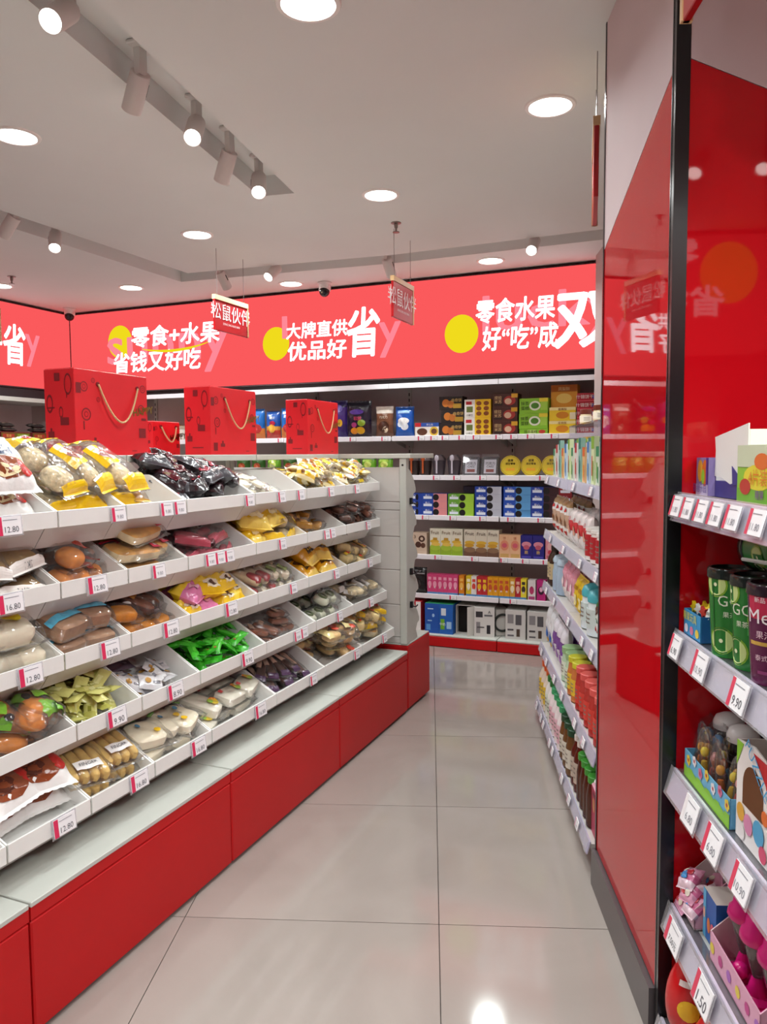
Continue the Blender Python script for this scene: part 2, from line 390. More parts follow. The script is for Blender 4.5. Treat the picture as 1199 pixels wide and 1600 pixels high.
def area(nm, M, size, watts, colr=(0.94, 1.0, 1.0), spread=150, parent=None):
    l = bpy.data.lights.new(nm, 'AREA'); l.shape = 'DISK'; l.size = size; l.energy = watts; l.color = colr; l.spread = R(spread)
    o = bpy.data.objects.new(nm, l); COL.objects.link(o); o.matrix_basis = M
    if parent: o.parent = parent
for x, y, d in LAMPS:
    t = thing('downlight', ('round recessed ceiling downlight ' + d) if d else 'added unseen round ceiling downlight that brightens the room', 'light', T3(x, y, CEIL), 'ceiling downlights')
    obj('rim', lamp_me, t); obj('lens', lens_me, t); area('downlight_lamp', T3(0, 0, -0.010), 0.15, LAMP_W, parent=t)
# track spotlights
SPW = mat('d9d4d0', 0.45, 0.4)
sb = MB(); sb.lathe([(0.0, 0), (0.034, 0), (0.036, 0.004), (0.036, 0.135), (0.033, 0.138), (0.030, 0.130), (0, 0.128)], SPW, 18); spot_body = sb.mesh('body')
sl_ = MB(); sl_.lathe([(0.0, 0.1315), (0.030, 0.1315), (0.030, 0.1325), (0, 0.1325)], glow('fffaf4', 9.0), 18); spot_lens = sl_.mesh('lens')
sr_ = MB(); sr_.box(-.004, -.0375, .03, .004, -.034, .075, BLACK); spot_slot = sr_.mesh('black_slot')
sm_ = MB(); sm_.box(-.012, -.02, -.005, .012, .02, .10, SPW); sm_.cbox(-.022, -.05, .085, .022, .05, .10, SPW); spot_mount = sm_.mesh('mount')
def spot(x, y, az, tilt, label, on=True):
    """az: horizontal direction of the beam, tilt: degrees from straight down"""
    t = thing('track_spotlight', label, 'spotlight', T3(x, y, CEIL), 'track spotlights')
    obj('mount', spot_mount, t)
    d = Matrix.Rotation(R(az), 4, 'Z') @ Matrix.Rotation(R(180 - tilt), 4, 'Y')
    B_ = T3(0, 0, 0.005) @ d
    k = obj('body', spot_body, t, B_); obj('black_slot', spot_slot, k)
    obj('lens', spot_lens, t, B_)
    if on: area('spot_lamp', B_ @ T3(0, 0, .134) @ RX(PI), 0.055, SPOT_W, spread=70, parent=t)
SPOTS = [(-1.785, 1.86, -75, 50, 'bright spotlight glaring towards the viewer at the top left'), (-1.845, 2.25, 150, 48, 'spotlight turned away, second along the long trough'),
         (-1.91, 2.66, -65, 45, 'lit spotlight aimed forward, third along the long trough'), (-1.955, 2.96, 150, 40, 'spotlight turned away, fourth along the long trough'),
         (-2.005, 3.28, -60, 42, 'lit spotlight at the far end of the long trough'), (-3.56, 3.25, 180, 45, 'spotlight at the left edge turned to the left wall'),
         (-3.62, 3.60, -50, 40, 'small lit spotlight left of the downlights'), (-3.28, 4.80, 90, 45, 'spotlight aimed at the sign beside the hanging red board'),
         (-2.83, 4.86, -100, 50, 'spotlight with visible lens above the ceiling camera'), (-2.03, 4.95, 90, 45, 'spotlight aimed at the back sign near the middle hanging board'),
         (-1.01, 4.92, -90, 50, 'bright round spotlight above the rightmost slogan')]
SPOTS += [(1.16, 0.40, 150, 40, 'spotlight seen only as a reflection in the pillar, left one'), (1.42, 0.52, 150, 40, 'spotlight seen only as a reflection in the pillar, right one')]
for s in SPOTS: spot(*s)
# sprinklers, ceiling cameras
def sprinkler(x, y, d):
    b = MB(); b.lathe([(0.03, 0), (0.03, -.004), (.012, -.006), (.010, -.03), (.006, -.032), (.006, -.05), (.020, -.052), (.020, -.056), (0, -.056)], mat('8d8580', .3, .5, metal=.7), 12)
    obj('sprinkler', b, None, T3(x, y, CEIL), 'small metal ceiling sprinkler head ' + d, 'sprinkler', 'ceiling sprinklers')
sprinkler(-1.664, 4.207, 'near the middle hanging board'); sprinkler(-4.736, 4.272, 'beside the left wall sign')
def cctv(x, y, az, d):
    t = thing('security_camera', 'white ceiling security camera with black ball ' + d, 'camera', T3(x, y, CEIL) @ RZ(az), 'security cameras')
    b = MB(); b.lathe([(.055, 0), (.055, -.012), (.046, -.02), (.046, -.06), (.04, -.07), (0, -.07)], mat('e6e2e0', .35, .5), 20); obj('housing', b, t)
    b = MB(); b.super(.082, .082, .082, BLACK, 1.0, 16, 10, T3(0, -.012, -.072)); obj('camera_ball', b, t)
    b = MB(); b.lathe([(.016, 0), (.016, .004), (.0, .005)], mat('3a3a44', .05, .8), 12, T3(0, -.048, -.085) @ RX(R(105))); obj('lens', b, t)
cctv(-2.73, 5.40, R(10), 'in front of the back sign'); cctv(-5.28, 5.38, R(30), 'in the corner where both signs meet')
# hanging boards
HRED = mat('b0161c', .3, .5); GOLD = mat('d9b483', .4, .5)
def hang_board(x, y0, y1, z0, z1, label, yaw=0, top_wires=True):
    t = thing('hanging_board', label, 'sign', T3(x, (y0 + y1) / 2, 0) @ RZ(R(90 + yaw)), 'hanging boards')
    L = (y1 - y0) / 2
    b = MB(); b.cbox(-L, -.008, z0, L, .008, z1 - .03, HRED, .002)
    b.text('松鼠伙伴', .105, CARD, XZ(-.01, -.0090, z0 + .125)); b.text('SONG SHU HUO BAN', .014, CARD, XZ(-.01, -.0090, z0 + .05))
    b.text('松鼠伙伴', .105, CARD, RZ(PI) @ XZ(-.01, -.0090, z0 + .125))
    obj('board', b, t)
    b = MB(); b.box(-L, -.012, z1 - .03, L, .012, z1, GOLD); obj('top_rail', b, t)
    b = MB(); b.box(L - .012, -.011, z0, L, .011, z1 - .03, GOLD); obj('side_rail', b, t)
    for s in (-.8, .8):
        b = MB(); b.tube([(L * s, 0, z1), (L * s, 0, CEIL)], .0016, mat('8a8280', .4, .5, metal=.5), 5); obj('wire', b, t)
hang_board(-2.92, 4.20, 4.59, 2.26, 2.485, 'red hanging board with white lettering and gold rail, left of the middle')
hang_board(-1.72, 4.28, 4.62, 2.265, 2.505, 'red hanging board seen edge-on in the middle above the aisle')
hang_board(-4.62, 3.62, 4.05, 2.27, 2.50, 'red hanging board cut off by the left edge of the picture')
hang_board(-0.375, 2.69, 3.04, 2.30, 2.56, 'red and cream hanging board beside the red pillar', 8)
hang_board(0.005, 1.335, 1.685, 2.285, 2.54, 'red hanging board whose corner dips in at the top right', HEAD - 3.5)
# ------------------------------------------------------------------ gondola with slanted bins
GX = -1.515                                   # front of its red plinth
BAYS = [0.465, 1.34, 2.215, 3.09, 3.965]
SPINE = -2.08
for k in range(4):
    y0, y1 = BAYS[k] + .003, BAYS[k + 1] - .003
    where = ['nearest the viewer, mostly outside the picture', 'at the left edge below the largest gift box', 'in the middle of the row', 'at the far end by the white end panel'][k]
    t = thing('display_gondola', 'white bakery gondola bay with red plinth, ' + where, 'shelving', None, 'gondola bays')
    b = MB(); b.cbox(GX - .030, y0, 0.012, GX, y1, .302, REDP, .004); obj('plinth_panel', b, t)
    b = MB(); b.box(GX - .030, y0, .306, GX, y1, .338, REDP); obj('plinth_rail', b, t)
    b = MB(); b.cbox(SPINE, y0, .338, GX + .002, y1, .352, WHITE, .002); obj('deck', b, t)
    b = MB(); b.box(SPINE, y0, 0.0, GX - .06, y1, .33, DARK); obj('plinth_body', b, t)
    zs = [.353, .60, .80, .99, 1.18, 1.385]
    for i in range(5):
        b = MB(); b.cbox(SPINE - .02, y0 + .02, zs[i] + .002, SPINE, y1 - .02, zs[i + 1] - .002, METAL, .003); obj('back_panel', b, t)
    for yy in (y0, y1 - .03):
        b = MB(); b.box(SPINE - .05, yy, .352, SPINE + .002, yy + .03, 1.43, METAL); obj('upright', b, t)
    b = MB(); b.cbox(-2.46, y0, 1.43, -1.93, y1, 1.456, WHITE, .002); obj('top_board', b, t)
# end cap: unit that closes the gondola, its white back turned to the viewer
t = thing('end_unit', 'white end unit closing the gondola with scalloped side plate and red plinth', 'shelving')
b = MB(); b.cbox(-2.75, 3.985, 0.012, GX - .003, 4.35, .374, REDP, .004); obj('plinth', b, t)
b = MB(); b.cbox(-2.75, 3.985, .375, GX - .006, 4.35, .383, WHITE, .002); obj('deck', b, t)
zz = [.384, .42, .606, .803, .992, 1.14, 1.187, 1.382]
for i in range(len(zz) - 1):
    b = MB(); b.cbox(-2.7, 3.985, zz[i] + .0015, -1.562, 4.003, zz[i + 1] - .0015, METAL, .003); obj('back_panel', b, t)
b = MB(); b.cbox(-1.562, 3.975, .384, -1.522, 4.02, 1.43, WHITE, .003); obj('post', b, t)
b = MB(); b.cbox(-2.75, 3.97, 1.43, -1.495, 4.37, 1.456, WHITE, .002); obj('top_board', b, t)
b = MB(); b.lathe([(.006, 0), (.006, .003), (0, .003)], BLACK, 10, T3(-1.542, 3.975, 1.393) @ RX(PI / 2)); obj('peg_hole', b, t)
pr = [(4.02, 1.375)]
for i in range(5):
    zt, zb = 1.375 - i * .19, 1.375 - (i + 1) * .19; e = .012 * i
    pr += [(4.06 + e, zt - .02), (4.115 + e, zt - .075), (4.14 + e, zt - .115), (4.14 + e, zt - .135), (4.105 + e, zt - .145), (4.085 + e, zb + .012)]
pr += [(4.16, .388), (4.02, .388)]
b = MB(); b.prism(pr, -1.532, -1.526, WHITE, 'x'); obj('side_plate', b, t)
for i, z in enumerate((1.19, .79, .60)):
    b = MB(); b.box(-1.525, 4.035, z - .018, -1.512, 4.055, z + .018, BLACK); b.tube([(-1.515, 4.05, z - .01), (-1.51, 4.09, z - .02), (-1.51, 4.12, z - .015)], .004, BLACK); obj('black_clip', b, t)

# bins: profile in (p = distance behind the lip, q = height above the lip top)
TIERS = [(-1.664, 1.300), (-1.664, 1.098), (-1.660, .894), (-1.625, .693), (-1.582, .486)]
COLS = [.905, 1.34, 1.625, 1.90, 2.205, 2.65, 3.085, 3.50, 3.94]
def bin_geo(tier):
    lx, lz = TIERS[tier]; depth = lx - SPINE - .004
    rise = .028; return lx, lz, depth, rise
def bin_parts(tier, wd):
    lx, lz, D, rise = bin_geo(tier); h = wd / 2 - .0015; th = .005
    def pq(p, q): return (-p, q)
    lip = MB(); lip.prism([pq(0, 0), pq(.004, .001), pq(.03, -.012), pq(.03, -.016), pq(.004, -.002), pq(.004, -.045), pq(0, -.045)], -h + .002, h - .002, BINW, 'y')
    bd = MB(); bd.prism([pq(.026, -.014), pq(.03, -.012), pq(.066, -.060), pq(D, rise + .035), pq(D, rise - .005 - th), pq(.096, -.111)], -h, h, BINW, 'y')
    bk = MB(); bk.box(-D, -h, rise + .036, -D + th, h, .085, BINW)
    sd = MB(); sd.prism([pq(.004, -.002), pq(.03, .012), pq(.15, .082), pq(.165, .086), pq(D, .086), pq(D, rise - .008), pq(.097, -.109), pq(.028, -.015)], 0, th, BINW, 'y')
    sdm = sd.mesh('side_wall')
    return ('display_bin', None, [('front_lip', lip.mesh('front_lip'), T3(0, 0, 0)), ('tray', bd.mesh('tray'), T3(0, 0, 0)), ('back_wall', bk.mesh('back_wall'), T3(0, 0, 0)),
            ('side_wall', sdm, T3(0, -h, 0)), ('side_wall', sdm, T3(0, h - th, 0))])
ROW = ['top', 'second', 'third', 'fourth', 'bottom']
def bin_frame(tier, c):
    """matrix of the bin floor: x along the lip (to the right), y up the slope, z away from the floor; origin at the front crease"""
    lx, lz, D, rise = bin_geo(tier)
    a = math.atan2(rise + .035 + .060, D - .066)
    ox = Vector((lx - .066, (COLS[c] + COLS[c + 1]) / 2, lz - .060))
    X = Vector((0, 1, 0)); Y = Vector((-math.cos(a), 0, math.sin(a))); Z = Vector((math.sin(a), 0, math.cos(a)))
    m = Matrix(((X.x, Y.x, Z.x, ox.x), (X.y, Y.y, Z.y, ox.y), (X.z, Y.z, Z.z, ox.z), (0, 0, 0, 1)))
    return m, COLS[c + 1] - COLS[c], math.hypot(D - .066, rise + .095)
CONT = {}     # (tier, column) -> (short name of the content, maker)
def make_bin(tier, c):
    lx, lz, D, rise = bin_geo(tier); wd = COLS[c + 1] - COLS[c]
    pr = proto(('bin', tier, round(wd, 3)), lambda: bin_parts(tier, wd))
    spawn(pr, T3(lx, (COLS[c] + COLS[c + 1]) / 2, lz), 'white slanted %s-row bin holding %s' % (ROW[tier], CONT[(tier, c)][0]), 'bin', 'slanted bins of the gondola')

# ------------------------------------------------------------------ flexible packs
def bag_z(w, h, t, crimp=.1, seed=0, wr=.12, pe=(2.6, 3.2)):
    rnd = random.Random(seed); ph = [rnd.uniform(0, 6) for _ in range(4)]
    def fz(x, y):
        u = min(1, abs(2 * x / w)); v = min(1, abs(2 * y / h)); vv = min(1, v / (1 - crimp))
        a = max(0, 1 - u ** pe[0]) ** .6 * max(0, 1 - vv ** pe[1]) ** .6
        n = 1 + wr * math.sin(9 * x / w * 2 + ph[0] + 3 * y / h) * math.cos(7 * y / h * 2 + ph[1]) + wr * .6 * math.sin(17 * y / h + ph[2] + 5 * x / w)
        r = .05 * t * math.sin(40 * x / w + ph[3]) * (1 if vv > .75 else 0) * (1 if vv < 1 else .0)
        return t / 2 * a * n + r * .5
    return fz
def bag_mesh(name, w, h, t, mf, crimp=.1, seed=0, nu=16, nv=22, wr=.12, pe=(2.6, 3.2)):
    """sealed pillow bag lying in xy; mf(u,v,side) gives the material of a cell, u,v in -1..1"""
    fz = bag_z(w, h, t, crimp, seed, wr, pe); mb = MB(); V = []; F = []; Ms = []
    def X(i, j):
        v = abs(2 * j / nv - 1); u = 2 * i / nu - 1
        pinch = 1 - .06 * (1 - v ** 2) if v < .85 else 1
        return u * w / 2 * pinch
    def Yy(i, j):
        y = (2 * j / nv - 1) * h / 2
        if j in (0, nv): y += (.006 * h if i % 2 else -.006 * h)
        return y
    n1 = (nu + 1) * (nv + 1)
    for s in (1, -1):
        for j in range(nv + 1):
            for i in range(nu + 1):
                x, y = X(i, j), Yy(i, j); z = s * max(0.0006, fz(x, y)) if 0 < i < nu and 0 < j < nv else 0
                V.append((x, y, z + t * .5))
    for s in (0, 1):
        for j in range(nv):
            for i in range(nu):
                a = s * n1 + j * (nu + 1) + i; q = (a, a + 1, a + nu + 2, a + nu + 1)
                F.append(q if s == 0 else q[::-1]); Ms.append(mf((2 * i + 1) / nu - 1, (2 * j + 1) / nv - 1, 1 - 2 * s))
    mb.raw(V, F, Ms, True)
    return mb.mesh(name), (lambda x, y: max(.0006, fz(x, y)) + t * .5)
def drape(mb, fz, w, h, art, lift=.0016):
    """flat print laid on a bag: rect / ell / txt in -1..1 bag units"""
    for a in art:
        if a[0] == 'rect':
            _, x0, y0, x1, y1, m = a; n = 6
            for i in range(n):
                for j in range(n):
                    c = [(x0 + (x1 - x0) * (i + p) / n, y0 + (y1 - y0) * (j + q) / n) for p, q in ((0, 0), (1, 0), (1, 1), (0, 1))]
                    mb.face([(u * w / 2, v * h / 2, fz(u * w / 2, v * h / 2) + lift) for u, v in c], m)
        elif a[0] == 'ell':
            _, cx, cy, rx, ry, m = a; n = 14; rings = 3
            def pt(k, r):
                u = cx + rx * r * math.cos(2 * PI * k / n); v = cy + ry * r * math.sin(2 * PI * k / n)
                return (u * w / 2, v * h / 2, fz(u * w / 2, v * h / 2) + lift * 1.5)
            for r in range(rings):
                for k in range(n):
                    if r == 0: mb.face([pt(0, 0), pt(k, 1 / rings), pt(k + 1, 1 / rings)], m)
                    else: mb.face([pt(k, r / rings), pt(k, (r + 1) / rings), pt(k + 1, (r + 1) / rings), pt(k + 1, r / rings)], m)
        else:
            _, s, cx, cy, size, m = a
            mb.text(s, size * h / 2, m, T3(cx * w / 2, cy * h / 2, 0), .0, fz, lift * 2.2)
def printed_bag(name, w, h, t, mf, art=(), **kw):
    """opaque bag with its print as a part"""
    def fn():
        me, fz = bag_mesh(name, w, h, t, mf, **kw); parts = []
        if art:
            mb = MB(); drape(mb, fz, w, h, art); parts.append(('printed_design', mb.mesh('printed_design'), T3(0, 0, 0)))
        return (name, me, parts)
    return fn
def bands(*bs):
    """bands along v: (upper limit, material)"""
    def mf(u, v, s):
        for lim, m in bs:
            if v <= lim: return m
        return bs[-1][1]
    return mf
def clear_pack(name, w, h, t, fill, art=(), crimp=.12, seed=0, fm=None, ends=None):
    """see-through pack: film, what is inside, printed label. fill: list of (part name, MB)"""
    def fn():
        fmat = fm or FILM
        me, fz = bag_mesh('film', w, h, t, (lambda u, v, s: (ends if ends and abs(v) > 1 - crimp * 1.6 else fmat)), crimp, seed, 14, 18, .08, (6, 6))
        parts = [(n, m.mesh(n), T3(0, 0, t * .5)) for n, m in fill]
        parts.append(('film', me, T3(0, 0, 0)))
        if art:
            cur = []
            for a in list(art) + [None]:
                if a is None or (a[0] != 'txt' and cur):
                    mb = MB(); drape(mb, fz, w, h, cur); parts.append(('printed_label', mb.mesh('printed_label'), T3(0, 0, 0))); cur = []
                if a: cur.append(a)
        return (name, None, parts)
    return fn
def S1(w, h, t, m, e=.5, x=0, y=0, z=0, rz=0, mf=None, nu=12, nv=8):
    mb = MB(); mb.super(w, h, t, m, e, nu, nv, T3(x, y, z) @ RZ(rz), mf); return mb
BREAD = mat('dba354', .6, .3, noise=.25, scale=35, bump=.3); CRUMB = mat('ecd9ae', .8, .2, noise=.08, scale=60, bump=.3); TOAST = mat('b08a6c', .7, .2, noise=.12, scale=50, bump=.3)
BUN = mat('cf7f34', .65, .3, noise=.35, scale=14, bump=.4); CREAM = mat('f4ead0', .6, .3, noise=.05, scale=40); COCOA = mat('4d2a1d', .5, .3, noise=.2, scale=30); OAT = mat('d9c6a0', .7, .2, noise=.35, scale=70, bump=.5)
def bread_mf(top, body): return lambda f: top if f > .55 else body
# placing ------------------------------------------------------------------------
def put(tier, c, prs, spots, label, cat, group):
    """spots: (x along bin -1..1 of half width, y up the slope in metres, z lift, spin deg, tilt x deg, tilt y deg[, which])"""
    M, wd, D = bin_frame(tier, c)
    for i, s in enumerate(spots):
        pr = prs[(s[6] if len(s) > 6 else i) % len(prs)]
        m = M @ T3(s[0] * (wd / 2 - .012), s[1] - .03 + s[2] * .25, s[2] * 1.15 + .003) @ RZ(R(s[3])) @ RX(R(s[4])) @ RY(R(s[5])) @ Matrix.Scale(1.18, 4)
        where = 'topmost' if s[2] > .09 else 'upper' if s[2] > .042 else 'rear' if s[1] > .16 else 'front'
        side = 'left' if s[0] < -.25 else 'right' if s[0] > .25 else 'middle'
        spawn(pr, m, '%s, %s %s' % (label, where, side), cat, group)
def heap(tier, c, prs, n, size, label, cat, group, ymax=.26, layers=3, thick=.012, seed=1, x0=-1, x1=1, base=.0, tilt=25):
    """loose heap: layers of small packs, every one turned its own way, highest at the front lip"""
    rnd = random.Random(seed); M, wd, D = bin_frame(tier, c); lim = wd / 2 - .012 - size * .42
    for i in range(n):
        L = int(layers * i / n)
        x = (x0 + (x1 - x0) * ((i * .618 + rnd.random() * .12) % 1)) * lim
        y = size * .22 + rnd.random() * (ymax - .02) * (1 - .12 * L)
        z = base + .004 + L * thick * 1.15 + rnd.random() * thick * .8
        m = M @ T3(x, y, z) @ RZ(rnd.uniform(0, 2 * PI)) @ RX(R(rnd.uniform(-tilt, tilt))) @ RY(R(rnd.uniform(-tilt, tilt) * .6)) @ Matrix.Scale(1.15, 4)
        spawn(rnd.choice(prs), m, label, cat, group)
# price tags ---------------------------------------------------------------------
PINK = P('d8315c'); TAGW = P('f3f2f4'); INK = P('5a5a62')
def tag_proto(price, w=.062, h=.042, red='d8315c'):
    """card facing -y, origin at its centre"""
    def fn():
        b = MB(); b.box(-w / 2, -.001, -h / 2, w / 2, .001, h / 2, TAGW); b.face([(-w / 2, -.0014, -h / 2), (-w / 2 + w * .2, -.0014, -h / 2), (-w / 2 + w * .2, -.0014, h / 2), (-w / 2, -.0014, h / 2)], P(red))
        pr = MB(); pr.face([(-w * .26, -.0016, h * .30), (w * .34, -.0016, h * .30), (w * .34, -.0016, h * .335), (-w * .26, -.0016, h * .335)], P('8d8d96'))
        if price:
            a = text_aspect(price, 0); s = min(h * .40, w * .58 / a); pr.text(price, s, INK, XZ(w * .08, -.0016, -h * .2))
        else:
            pr.text('%d.%d0' % (3 + int(w * 1000) % 9, 8 + int(h * 1000) % 2), h * .28, P('8d8d96'), XZ(w * .06, -.0016, -h * .18))
        hd = MB(); hd.box(-w * .58, .0012, -h * .58, w * .58, .0022, h * .58, RAILP)
        return ('price_tag', b.mesh('price_tag'), [('printed_price', pr.mesh('printed_price'), T3(0, 0, 0)), ('clear_holder', hd.mesh('clear_holder'), T3(0, 0, 0))])
    return proto(('tag', price, w, h, red), fn)
def tag(price, M, label, w=.062, h=.042, red='d8315c', group='price tags'):
    spawn(tag_proto(price, w, h, red), M, label, 'price tag', group)
# ------------------------------------------------------------------ what lies in the bins
wht, teal, red_, navy, brn, org, yel = G('f0efec'), G('2f9c7e'), G('c02a22'), G('24345e'), G('8a4526'), G('d9762a'), G('f1c414')
def fill(tier, c, short, label, cat, group, prs, spots=None, **hp):
    CONT[(tier, c)] = (short,)
    make_bin(tier, c)
    if spots is not None: put(tier, c, prs, spots, label, cat, group)
    if hp: heap(tier, c, prs, hp.pop('n'), hp.pop('size'), label, cat, group, **hp)
# ---- top row
toast_bag = proto('toast_bag', printed_bag('bread_bag', .145, .20, .07, bands((-.35, wht), (.42, wht), (1, G('dfe8e2'))),
    [('ell', .0, -.38, .75, .34, brn), ('ell', -.1, -.52, .5, .16, CRUMB), ('rect', -.75, .0, .5, .30, navy), ('txt', '吐司面包', -.12, .15, .19, wht), ('ell', .6, -.42, .24, .26, red_), ('ell', .6, -.1, .14, .11, G('e8b897'))], seed=1))
toast_bag2 = proto('toast_bag2', printed_bag('bread_bag', .145, .20, .065, bands((-.3, wht), (.4, wht), (.62, teal), (1, G('e4ebe6'))),
    [('ell', -.15, -.42, .65, .36, org), ('ell', -.25, -.5, .4, .18, CRUMB), ('rect', -.75, .02, .2, .28, navy), ('txt', '手撕面包', -.28, .15, .17, wht), ('ell', .55, -.48, .28, .3, red_), ('ell', .55, -.14, .16, .12, G('e8b897'))], seed=2))
fill(0, 1, 'white toast bags', 'white toast bag with loaf picture and red patch in the top-row bin', 'bread bag', 'white toast bags in the top row', [toast_bag2, toast_bag],
     [(-.48, .165, .004, 8, 2, 0, 0), (.5, .165, .004, -6, 2, 0, 1), (-.5, .155, .095, 4, 20, 3, 0), (.47, .15, .10, -8, 22, -4, 1)])
oat_bag = proto('oat_bag', clear_pack('pastry_bag', .13, .235, .07, [('pastry', S1(.085, .08, .05, OAT, .8, 0, -.045, 0)), ('pastry', S1(.085, .07, .05, OAT, .8, .0, .035, 0))],
    [('rect', -.95, .52, .95, .97, yel), ('rect', -.9, -.95, .9, -.74, yel), ('ell', .1, .74, .34, .14, red_), ('txt', '酥', .1, .74, .16, wht)], seed=3))
oat_bag2 = proto('oat_bag2', clear_pack('pastry_bag', .13, .235, .07, [('pastry', S1(.09, .15, .05, OAT, .7, 0, 0, 0))],
    [('rect', -.95, -.2, -.1, .5, yel), ('ell', -.45, .15, .36, .22, brn), ('txt', '芝士', -.45, .15, .13, wht), ('rect', -.9, .7, .9, .97, yel), ('rect', -.95, -.97, .95, -.62, yel)], seed=4))
fill(0, 2, 'yellow-topped pastry bags', 'clear pastry bag with yellow top print in the top-row bin', 'pastry bag', 'yellow-topped pastry bags', [oat_bag, oat_bag2],
     [(-.5, .165, .004, 8, 2, 0, 0), (.5, .165, .004, -10, 2, 0, 1), (-.45, .15, .09, 16, 20, 0, 0), (.45, .145, .09, 24, 18, 4, 1)])
stick_pack = proto('stick_pack', clear_pack('pastry_stick_pack', .055, .19, .035, [('pastry_stick', S1(.035, .15, .025, BREAD, .6))], [('rect', -.9, -.98, .9, -.86, G('caa04a'))], seed=5))
fill(0, 3, 'pastry bags and brown stick packs', 'yellow-ended pastry bag in the half-empty top-row bin', 'pastry bag', 'pastry bags in the half-empty top bin', [oat_bag2],
     [(-.55, .165, .004, -6, 2, 0), (-.55, .15, .085, 14, 16, 4)])
put(0, 3, [stick_pack], [(.12, .12, .01, -14, 2, 0), (.28, .12, .012, -18, 2, 0), (.05, .12, .045, -16, 5, 0)], 'narrow clear pack with brown pastry stick beside the yellow bags', 'pastry', 'brown stick packs')
dk = G('241a1e'); dkr = G('5c1a24')
black_bag = proto('black_bag', printed_bag('snack_bag', .12, .10, .05, bands((-.5, dk), (.1, G('3a1e24')), (1, dk)), [('ell', .1, .0, .5, .45, dkr), ('rect', -.5, -.1, .3, .05, G('8e7a72')), ('ell', .3, .1, .2, .2, G('6d5a3a'))], seed=6, wr=.2))
black_bag2 = proto('black_bag2', printed_bag('snack_bag', .12, .10, .05, bands((-.2, G('46454a')), (1, dk)), [('ell', -.2, .1, .4, .4, G('8c2433')), ('rect', -.2, -.5, .5, -.35, G('a9a3a0'))], seed=7, wr=.2))
fill(0, 4, 'black foil bags', 'crinkled black and dark red foil bag in the top-row bin', 'snack bag', 'black foil bags', [black_bag, black_bag2], [], n=24, size=.11, ymax=.25, layers=3, thick=.034, seed=4, tilt=22)
thin_pack = proto('thin_pack', clear_pack('snack_pack', .09, .15, .022, [('biscuit', S1(.06, .10, .014, CREAM, .4))], [('rect', -.6, -.1, .6, .12, G('d9d9d9')), ('txt', '米饼', 0, .3, .14, INK)], seed=8))
fill(0, 5, 'flat white biscuit packs', 'thin clear pack with pale biscuit in the top-row bin', 'snack pack', 'flat white biscuit packs', [thin_pack],
     [(-.6, .10, .005, 12, 0, 0), (-.3, .10, .008, -14, 2, 0), (.1, .10, .006, 20, 0, 0), (-.5, .11, .03, 30, 4, 0), (-.1, .11, .032, -30, 4, 0), (.2, .09, .03, 40, 4, 0), (-.65, .12, .055, -20, 6, 0), (-.3, .10, .056, 15, 6, 0), (-.5, .22, .01, 30, 3, 0), (0, .23, .01, -20, 3, 0)])
cy1 = proto('cy1', printed_bag('candy_pack', .085, .055, .024, bands((-.5, G('e8d9a4')), (.3, G('ddb23a')), (1, G('ece3c6'))), [('ell', .1, 0, .34, .5, G('f0c62c')), ('ell', -.4, .1, .2, .4, G('8b5a2c'))], seed=9, wr=.25, nu=8, nv=8))
cy2 = proto('cy2', printed_bag('candy_pack', .085, .055, .024, bands((-.3, G('f0ece0')), (.5, G('d8c07c')), (1, G('f0ece0'))), [('ell', -.1, 0, .4, .5, G('c98f32')), ('rect', .3, -.5, .8, .3, G('d97a3c'))], seed=10, wr=.25, nu=8, nv=8))
cy3 = proto('cy3', clear_pack('candy_pack', .085, .06, .026, [('nougat', S1(.055, .03, .018, OAT, .6))], [('rect', -.5, -.3, .4, .3, G('efd23c'))], seed=11))
for c, sd in ((6, 21), (7, 22)):
    fill(0, c, 'small yellow candy packs ' + ('beside the flat biscuit packs' if c == 6 else 'next to the white end panel'), 'small yellow and white candy pack heaped at the far end of the top row', 'candy', 'small yellow candy packs', [cy1, cy2, cy3], [], n=55, size=.07, ymax=.27, layers=4, thick=.028, seed=sd, tilt=40)
# ---- second row
brown_slice = proto('brown_slice', clear_pack('bread_pack', .15, .15, .06, [('bread', S1(.125, .115, .045, TOAST, .35, mf=bread_mf(mat('8a6a3c', .7, .2, noise=.2, scale=25, bump=.3), TOAST)))], [('rect', -.9, -.98, .9, -.72, G('efeae4')), ('txt', 'TOAST', 0, -.85, .1, INK)], seed=12))
fill(1, 1, 'brown toast packs', 'brown toast in a clear pack with white edge, second-row bin', 'bread pack', 'brown toast packs in the second row', [brown_slice],
     [(-.45, .09, .005, 10, 2, 0), (.45, .09, .005, -10, 2, 0), (-.4, .10, .065, -22, 6, 0), (.4, .11, .067, 16, 8, 0), (0, .24, .01, 5, 4, 0)])
bun_pack = proto('bun_pack', clear_pack('bun_pack', .11, .10, .06, [('bun', S1(.075, .07, .05, BUN, .9))], [('rect', .3, -.4, .8, .4, G('a33b2c'))], seed=13))
fill(1, 2, 'a few orange-brown buns', 'orange-brown bun in clear film in the nearly empty second-row bin', 'bun', 'orange-brown buns', [bun_pack], [(-.5, .06, .005, 20, 0, 0), (0.0, .06, .005, -15, 0, 0), (.5, .07, .005, 40, 0, 0), (-.25, .06, .06, 10, 5, 0)])
red_tr = G('b32636')
flat_bread = proto('flat_bread', clear_pack('flat_bread_pack', .21, .115, .045, [('flat_bread', S1(.175, .085, .034, BREAD, .45, mf=bread_mf(mat('d99f4e', .55, .3, noise=.3, scale=22, bump=.3), CRUMB)))], [('rect', -.9, .5, .95, .9, red_tr), ('rect', .45, -.5, .85, -.05, G('d3425a')), ('txt', '面包', .65, -.28, .22, wht)], seed=14))
